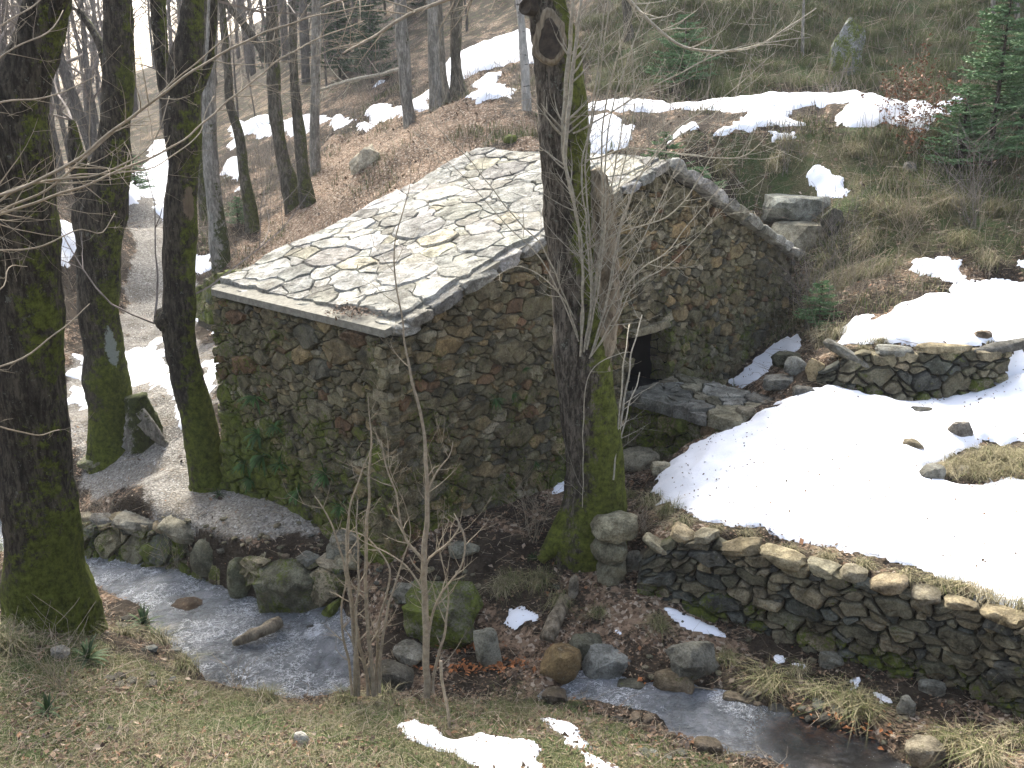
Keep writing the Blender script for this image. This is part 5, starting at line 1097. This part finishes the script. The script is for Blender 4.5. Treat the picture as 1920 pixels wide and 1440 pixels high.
# undergrowth of thin stems: bushes
def bush(px, py, label, n=16, hpx=140, spread=.5, mat='twig', Yd=None, tw=3, col_=None, name='bare_bush', r=.004, leaves=0, lcol=None):
    q = on(px, py); m = depth(q) / F; hgt = hpx * m; E = empty(name, q, label, 'bush'); rr = random.Random(px); T = []
    for _ in range(n):
        a = rr.uniform(0, 6.28); s = rr.uniform(.1, spread); grow(q + np.array([rr.gauss(0, .06), rr.gauss(0, .06), -.05]), np.array([math.cos(a) * s, math.sin(a) * s, 1.]), hgt * rr.uniform(.6, 1.1), r * rr.uniform(.7, 1.3), 1, rr, T, .1, .2, 7, (tw, tw + 2), .0018 * max(1, m * 150))
    V, Fs = twig_mesh(T, 3); put('stems', V, Fs, M[mat], E)
    if leaves:
        V, C = [], []
        for _ in range(leaves):
            p, _r = rr.choice(T); c = p[rr.randint(1, len(p) - 1)] + np.array([rr.gauss(0, .03), rr.gauss(0, .03), rr.gauss(0, .03)]); a = np.array([rr.gauss(0, 1), rr.gauss(0, 1), rr.gauss(0, .6)]); a /= np.linalg.norm(a); b = np.cross(a, [rr.gauss(0, 1), rr.gauss(0, 1), rr.gauss(0, 1)]); b /= np.linalg.norm(b); z_ = rr.uniform(.02, .045) * (1 + m * 60) * .6
            V += [c - a * z_, c + b * z_ * .5, c + a * z_, c - b * z_ * .5]; t = rr.uniform(.5, 1.4); C += [[lcol[k] * t for k in range(3)] + [1]] * 4
        put('leaves', V, np.arange(len(V)).reshape(-1, 4), M['leaf'], E, C=np.array(C))
    return E
bush(1705, 300, 'sapling holding dead rust brown leaves below the track', 10, 150, .6, 'twig', leaves=1500, lcol=(.17, .08, .04), name='beech_sapling')
bush(1690, 240, 'upper part sapling with brown leaves on the snowy track', 6, 110, .4, 'twig', leaves=500, lcol=(.16, .08, .04), name='beech_sapling')
bush(1520, 620, 'dry grey broom bush beside the hut rear corner', 26, 150, .9, 'twig_far'); bush(1600, 560, 'dry tangled bush on the slope above the upper snow', 20, 110, 1., 'twig'); bush(1470, 345, 'thin dark shrub left of the round snow patch', 8, 80, .7, 'twig_far')
bush(1820, 430, 'tangled bare shrub on the slope right of the fir', 24, 170, 1., 'twig_far'); bush(1700, 460, 'bare shrub above the upper terrace snow', 18, 120, 1., 'twig'); bush(1560, 500, 'dark bare shrub between the slab rocks and the snow', 20, 130, .9, 'twig_far')
bush(200, 1020, 'green stemmed broom overhanging the stream by the big trunk', 26, 110, .7, 'twig', r=.003); bush(330, 1075, 'green thin broom in front of the mossy stone', 18, 80, .6, 'twig', r=.003)
bush(330, 1000, 'small broom on the rim of the path', 8, 50, .6); bush(440, 1290, 'thin twigs at the pool corner', 6, 60, .8); bush(130, 1290, 'arching dry bramble on the near bank', 12, 150, .8, r=.004); bush(1000, 1000, 'thin reddish shrub left of the big trunk', 14, 120, .4)
bush(1210, 1000, 'dry brush at the edge of the snow by the trunk', 16, 60, .9); bush(1560, 200, 'bare shrub on the upper rim of the track', 10, 60, .8, 'twig_far'); bush(700, 190, 'bare thicket behind the crest', 20, 90, 1., 'twig_far'); bush(740, 120, 'bare thicket above the fallen branch', 20, 110, 1., 'twig_far')
# fallen pale branches on the wood edge
FB = empty('fallen_branch', on(690, 140), 'long pale fallen branch lying at the wood edge', 'branch'); stems(FB, [(770, 122, 5), (720, 138, 6), (660, 150, 6), (600, 168, 4)], 34, M['twig_pale'], 'stem', 6, 0, 10, 95, .8)
FB = empty('fallen_branch', on(1300, 1330), 'crooked fallen twig at the edge of the pool', 'branch'); P = cast([(1270, 1292), (1330, 1300), (1400, 1318), (1440, 1300), (1456, 1288)]); stems_V = [(a[0], a[1], a[2] + .05, .008) for a in P]; trunk_obj(stems_V, M['twig'], FB, 'stem', 6, .05, 0)
# log in the stream
lq = at_z(485, 1190, -1.12); LG = empty('fallen_log', lq, 'short rotten log lying across the stream pool', 'log'); trunk_obj([(*at_z(436, 1206, -1.17), .035), (*at_z(460, 1196, -1.13), .06), (*at_z(500, 1178, -1.08), .075), (*at_z(525, 1165, -1.06), .07)], M['deadwood'], LG, 'stem', 12, .04, .012)
FLW = empty('fallen_log', on(1040, 1180), 'short pale log half sunk in the litter bank', 'log'); a, b = on(1060, 1120), on(1025, 1200); trunk_obj([(a[0], a[1], a[2] + .02, .06), (*((a + b) / 2 + UZ * .03), .075), (b[0], b[1], b[2] + .03, .08)], M['deadwood'], FLW, 'stem', 12, .05, .012)

# ------------------------------------------------------------------ ferns on the walls and bank
def fern(c, n_, r, label, nb=26, colr=(.035, .075, .02)):
    n_ = np.array(n_, float); rr = random.Random(int(abs(c[0]) * 1000)); V, Fc, C = [], [], []
    for _ in range(nb):
        d = n_ * rr.uniform(.3, 1) + np.array([rr.gauss(0, .6), rr.gauss(0, .6), rr.gauss(.2, .5)]); d /= np.linalg.norm(d); sd_v = np.cross(d, UZ); sd_v /= np.linalg.norm(sd_v) + 1e-6; p = np.array(c, float); L_ = r * rr.uniform(.6, 1.2); t = rr.uniform(.6, 1.6); k0 = len(V)
        for k in range(6):
            wv = sd_v * r * .07 * (1 - abs(k - 2) / 4.2); V += [p - wv, p + wv]; C += [[q_ * t for q_ in colr] + [1]] * 2; d = d + np.array([0, 0, -.22]); d /= np.linalg.norm(d); p = p + d * L_ / 5
        Fc += [(k0 + 2 * k, k0 + 2 * k + 1, k0 + 2 * k + 3, k0 + 2 * k + 2) for k in range(5)]
    return put('fern', V, Fc, M['leaf'], C=np.array(C), label=label, cat='fern')
def onleft(px, py):
    d = ray(px, py); t = ((C0 - D2 * .05 - CAM) @ D2) / (d @ D2); return CAM + d * t
def ongab(px, py):
    d = ray(px, py); t = ((C0 - D1 * .05 - CAM) @ D1) / (d @ D1); return CAM + d * t
for px, py, r, lb in ((478, 745, .2, 'fern tuft high on the left wall of the hut'), (485, 815, .2, 'fern tuft below the highest one on the left wall'), (492, 855, .22, 'bushiest fern at the mossy lower left wall'), (560, 920, .17, 'fern tuft near the foot of the left wall'), (610, 890, .18, 'fern tuft right of the others on the left wall'), (458, 870, .17, 'small fern at the far left corner of the hut'), (470, 900, .17, 'low fern in the moss at the foot of the left wall corner'), (525, 870, .15, 'fern between the bushiest one and the wall foot'), (515, 800, .13, 'small fern right of the upper tufts on the left wall'), (640, 950, .13, 'lowest fern near the hut corner on the left wall')):
    fern(onleft(px, py), -D2, r * 1.25, lb, 30, (.04, .085, .022))
for px, py, r, lb in ((928, 748, .17, 'fern growing from the middle of the gable wall'), (962, 738, .12, 'smaller fern right of the middle one on the gable wall'), (985, 690, .09, 'tiny fern high on the gable wall near the trunk'), (1003, 868, .1, 'tiny fern low on the gable wall near the trunk')):
    fern(ongab(px, py), -D1, r, lb, 20)
for px, py, r, lb in ((270, 1180, .32, 'leafy green plant at the stream edge on the near bank'), (165, 1240, .3, 'dull green plant in the grass of the near bank'), (1000, 1040, .14, 'small plant beside the root of the big trunk'), (410, 935, .16, 'bright grass tuft at the foot of the leaning trunk'), (90, 1340, .22, 'small green plant in the near grass at the left')):
    fern(on(px, py) + UZ * .02, UZ, r * .8, lb, 34, (.035, .06, .022))

# ------------------------------------------------------------------ leaves, grass
def scatter(n, rmin, rmax, az=36, pw=1.):
    r = rmin + (rmax - rmin) * RS.rand(n) ** pw; a = np.radians(RS.uniform(-az, az, n)); return r * np.sin(a), r * np.cos(a)
def masks(x, y):
    s = np.full(len(x), -9.)
    for P in SN: s = np.maximum(s, sdf(x, y, P))
    wtr = np.maximum(sdf(x, y, pool), sdf(x, y, run)); hs = np.maximum(sdf(x, y, recess_cut), sdf(x, y, plat)); return s, wtr, hs
def leafmesh(x, y, size, cols, name, label, lift=.012, flat=.45, zs=None, mat='leaf', parent=None):
    n = len(x); z = ground(x, y) if zs is None else zs; a = RS.uniform(0, 6.28, n); u = np.stack([np.cos(a), np.sin(a), RS.normal(0, flat, n)], 1); v = np.stack([-np.sin(a), np.cos(a), RS.normal(0, flat, n)], 1) * .62
    c = np.stack([x, y, z + lift + RS.rand(n) * .02], 1); s = size[:, None]; curl = np.zeros((n, 3)); curl[:, 2] = RS.uniform(.0, .35, n) * size
    V = np.stack([c - u * s, c - v * s + curl, c + u * s, c + v * s + curl], 1).reshape(-1, 3); C = np.repeat(np.concatenate([cols, np.ones((n, 1))], 1), 4, 0)
    return put(name, V, np.arange(4 * n).reshape(-1, 4), M[mat], parent, C=C, kind='stuff', label=label, own=False)
LC = np.array([(.10, .065, .04), (.17, .11, .068), (.24, .165, .105), (.065, .043, .028), (.33, .26, .19), (.20, .10, .05), (.13, .10, .075)]); LP = [.2, .24, .17, .2, .06, .05, .08]
x, y = scatter(230000, 5.2, 34, 34); s, wt, hs = masks(x, y); gr, gs, lf = zones(x, y)
pr = np.where(gr > .5, .12, .75) * np.where(s > .12, .004, 1) * (wt < -.02) * (hs < -.02); pr = pr * np.where(y > 18, .65, 1) * np.clip(.62 + fbm(x, y, .7, 55, 4) * 2.2, .04, 1)
k_ = RS.rand(len(x)) < pr; x, y = x[k_], y[k_]; n = len(x); sz_ = RS.uniform(.008, .022, n) * (1 + 1.1 * (RS.rand(n) < .12)) * (1 + np.clip(y - 12, 0, 20) * .025); cc = LC[RS.choice(7, n, p=LP)] * RS.uniform(.7, 1.25, (n, 1))
leafmesh(x, y, sz_, cc, 'leaf_litter', 'brown dead leaves covering the banks and slopes')
# leaves on snow and roof, few
x, y = scatter(9000, 7, 18, 34); s, wt, hs = masks(x, y); k_ = (s > .15) & (hs < 0); x, y = x[k_], y[k_]; n = len(x); leafmesh(x, y, RS.uniform(.008, .02, n), LC[RS.choice(7, n, p=LP)] * .8, 'fallen_leaves', 'few dark leaves and debris on the snow', .1)
q = [roofpt(random.gauss(660, 22), random.gauss(583, 7)) for _ in range(500)]; q = np.array(q); leafmesh(q[:, 0], q[:, 1], RS.uniform(.008, .022, len(q)), LC[RS.choice(7, len(q), p=LP)] * .8, 'leaf_debris', 'small heap of dead leaves on the roof above the eave', .0, zs=q[:, 2])
q = np.array([on(random.gauss(a, sx), random.gauss(b, sy)) for a, b, sx, sy in random.choices([(1440, 1370, 30, 14), (1560, 1385, 50, 16), (900, 1250, 60, 6), (1180, 1300, 50, 8), (880, 1205, 25, 8)], k=700)])
leafmesh(q[:, 0], q[:, 1], RS.uniform(.018, .04, len(q)), np.array([.30, .12, .045])[None] * RS.uniform(.5, 1.3, (len(q), 1)), 'leaf_litter', 'orange brown wet leaves at the edges of the run', .03)
def blades(x, y, ht, wd, cols, name, label, lean=.5, droop=.5, z=None, wind=None):
    n = len(x); z = ground(x, y) - .01 if z is None else z; a = RS.uniform(0, 6.28, n); l = RS.uniform(.1, 1, n) * lean; dx, dy = np.cos(a) * l, np.sin(a) * l
    sx, sy = -np.sin(a) * wd / 2, np.cos(a) * wd / 2; o = np.zeros(n)
    b = np.stack([x, y, z], 1); s = np.stack([sx, sy, o], 1); m = b + np.stack([dx * ht * .45, dy * ht * .45, ht * .6], 1); t = b + np.stack([dx * ht * (1 + droop), dy * ht * (1 + droop), ht * (1 - .55 * l * droop * 1.5)], 1)
    V = np.stack([b - s, b + s, m + s * .8, m - s * .8, t], 1).reshape(-1, 3); C = np.repeat(np.concatenate([cols, np.ones((n, 1))], 1), 5, 0)
    i = np.arange(n) * 5; F3 = np.concatenate([np.stack([i, i + 1, i + 2], 1), np.stack([i, i + 2, i + 3], 1), np.stack([i + 3, i + 2, i + 4], 1)])
    return put(name, V, F3, M['leaf'], C=C, kind='stuff', label=label, own=False)
GC = np.array([(.16, .145, .068), (.24, .21, .115), (.125, .145, .045), (.075, .11, .03), (.16, .14, .075), (.36, .31, .19)])
# near bank grass
x, y = scatter(150000, 5.2, 13, 36); s, wt, hs = masks(x, y); gr, gs, lf = zones(x, y)
dn = fbm(x, y, .5, 101, 3); k_ = (RS.rand(len(x)) < np.clip(gs * 1.1 + dn * .9 - .25, 0, 1)) & (s < .03) & (wt < -.02) & (hs < -.02); x, y = x[k_], y[k_]; n = len(x)
gi = RS.choice(6, n, p=[.24, .16, .2, .2, .15, .05]); blades(x, y, RS.uniform(.03, .11, n), RS.uniform(.003, .006, n), GC[gi] * RS.uniform(.7, 1.2, (n, 1)), 'grass', 'short winter grass on the near bank', .9, .7)
# slope grass
x, y = scatter(420000, 14, 36, 36); s, wt, hs = masks(x, y); gr, gs, lf = zones(x, y); dn = fbm(x, y, 1.1, 111, 3)
k_ = (RS.rand(len(x)) < np.clip(gs * .9 + dn * 1.6 - .3, 0, 1)) & (s < .02) & (hs < -.02) & (gr < .4); x, y, dn = x[k_], y[k_], dn[k_]; n = len(x)
gi = RS.choice(6, n, p=[.25, .2, .22, .15, .15, .03]); gq = (fbm(x, y, 2.2, 151, 3) > .02) & (RS.rand(n) < .75); gi = np.where(gq, RS.choice([2, 3], n), gi); blades(x, y, RS.uniform(.05, .22, n) * (1 + dn), RS.uniform(.008, .016, n), GC[gi] * RS.uniform(.6, 1.15, (n, 1)), 'grass', 'rough winter grass on the upper slopes', .9, .8)
# tufts of long dead grass
def tufts(L_, name, label, ht=.25, nb=220, green=.3):
    X, Y_, Hh, CC = [], [], [], []
    for px, py, k in L_:
        q = on(px, py); n = int(nb * k); X.append(q[0] + RS.normal(0, .07 * k, n)); Y_.append(q[1] + RS.normal(0, .06 * k, n)); Hh.append(RS.uniform(.4, 1.1, n) * ht * k); g = RS.rand(n) < green; CC.append(np.where(g[:, None], GC[2], GC[5 if random.random() < .3 else 1]) * RS.uniform(.6, 1.15, (n, 1)))
    x, y = np.concatenate(X), np.concatenate(Y_); return blades(x, y, np.concatenate(Hh), RS.uniform(.003, .006, len(x)) * 1.2, np.concatenate(CC), name, label, 1.2, 1.)
tufts([(1440, 1290, 1.2), (1580, 1310, 1.1), (1610, 1340, 1.2), (1530, 1300, .8), (1360, 1240, .7), (1235, 1180, .8), (940, 1100, .9), (1010, 1090, 1.), (960, 1080, .8), (1250, 960, .9), (1280, 985, .8), (1220, 940, .8), (1180, 930, .7), (1800, 1410, 1.1), (1850, 1430, 1.), (1760, 1390, .7), (1500, 1260, .6),
       (1050, 1130, .8), (1120, 1150, .6), (860, 1100, .6), (300, 1210, 1.), (350, 1260, .9), (240, 1200, .9), (40, 1180, 1.), (20, 1220, 1.2), (160, 1190, .9), (500, 1310, .8), (650, 1320, .9), (720, 1315, .9), (1900, 1400, .9)], 'grass_tufts', 'tufts of long dead grass along the stream banks')
tufts([(1800, 880, 1.2), (1850, 870, 1.3), (1890, 865, 1.3), (1920, 875, 1.3), (1770, 890, 1.), (1830, 893, 1.1), (1880, 895, 1.2), (1950, 870, 1.3), (1860, 855, 1.1), (1705, 845, .6), (1650, 640, .8), (1580, 690, .8), (1620, 655, .7), (1750, 650, .6), (1860, 645, .6),
       (1480, 1030, .6), (1550, 1045, .7), (1620, 1065, .7), (1700, 1095, .7), (1780, 1120, .8), (1850, 1145, .9), (1900, 1160, 1.), (1820, 1130, .9), (1400, 1005, .6), (1340, 990, .6), (1750, 1105, .8)], 'grass_tufts', 'dry brown grass tufts in and along the snow field', .2, 260, .08)
tufts([(1530, 600, 1.6), (1560, 560, 1.8), (1600, 540, 1.6), (1650, 520, 1.6), (1560, 640, 1.4), (1540, 520, 1.8), (1620, 470, 1.6), (1700, 420, 1.6), (1800, 470, 1.6), (1850, 500, 1.4), (1770, 400, 1.8), (1650, 400, 1.6), (1870, 400, 1.6), (1450, 330, 1.3), (1600, 300, 1.4), (1350, 330, 1.2), (1470, 290, 1.2)], 'grass_tufts', 'pale dead grass tufts on the slope right of the hut', .28, 260, .25)
ux = RS.uniform(1100, 1990, 130); uy = RS.uniform(0, 180, 130)
tufts([(float(a), float(b), random.uniform(1.2, 2.6)) for a, b in zip(ux, uy)], 'grass_tufts', 'hanging green brown grass tussocks on the steep slope above the track', .2, 170, .85)
def sticks(n, rmin, rmax, ln, name, label, cond, tilt=(.0, .25), col_=((.22, .17, .11), (.36, .30, .22)), r0=(.0012, .004)):
    x, y = scatter(n * 3, rmin, rmax, 34); s, wt, hs = masks(x, y); k = cond(x, y) & (s < .05) & (wt < 0) & (hs < -.02); x, y = x[k][:n], y[k][:n]; n = len(x); z = ground(x, y)
    a = RS.uniform(0, 6.28, n); t = RS.uniform(*tilt, n); L_ = RS.uniform(*ln, n) * (1 + np.clip(y - 12, 0, 20) * .03); d = np.stack([np.cos(a) * np.cos(t), np.sin(a) * np.cos(t), np.sin(t)], 1); b = np.stack([x, y, z + .012], 1); bend = RS.normal(0, .12, (n, 3)) * L_[:, None]; bend[:, 2] = np.abs(bend[:, 2]) * .4
    R_ = RS.uniform(*r0, n) * (1 + np.clip(y - 10, 0, 20) * .07); P = [b, b + d * L_[:, None] * .5 + bend, b + d * L_[:, None]]; sx = np.cross(d, [0, 0, 1.]); sx /= np.linalg.norm(sx, axis=1)[:, None] + 1e-6; sy = np.cross(d, sx); V = []
    for i, p in enumerate(P):
        for kx, ky in ((1, 0), (-.5, .87), (-.5, -.87)): V.append(p + (sx * kx + sy * ky) * (R_ * (1, .8, .3)[i])[:, None])
    V = np.stack(V, 1).reshape(-1, 3); i0 = np.arange(n) * 9; Fc = np.concatenate([np.stack([i0 + 3 * g + j, i0 + 3 * g + (j + 1) % 3, i0 + 3 * g + 3 + (j + 1) % 3, i0 + 3 * g + 3 + j], 1) for g in range(2) for j in range(3)])
    tt = RS.rand(n, 1); cc = np.array(col_[0]) * (1 - tt) + np.array(col_[1]) * tt
    put(name, V, Fc, M['leaf'], C=np.repeat(np.concatenate([cc, np.ones((n, 1))], 1), 9, 0), kind='stuff', label=label, own=False)
sticks(5000, 5.2, 20, (.06, .35), 'twigs', 'thin fallen twigs lying on the litter', lambda x, y: np.ones(len(x), bool))
sticks(3500, 14, 34, (.15, .6), 'twigs', 'bleached fallen sticks on the slopes', lambda x, y: sdf(x, y, Z_path) < 0, (.0, .4))
sticks(5200, 16, 36, (.25, .8), 'dead_stems', 'upright dead stems and brush on the slopes', lambda x, y: (sdf(x, y, Z_path) < -.2) & (sdf(x, y, Z_slope) < .5) & (y > 17 - (x > 5) * 2), (.9, 1.5), ((.15, .12, .085), (.33, .28, .2)))
sticks(11000, 5.2, 13, (.05, .2), 'straw', 'matted dry straw on the near bank', lambda x, y: (zones(x, y)[1] > .25) & (fbm(x, y, .6, 131, 3) > -.12), (.0, .35), ((.20, .17, .10), (.38, .33, .22)), (.001, .002))
print('done')
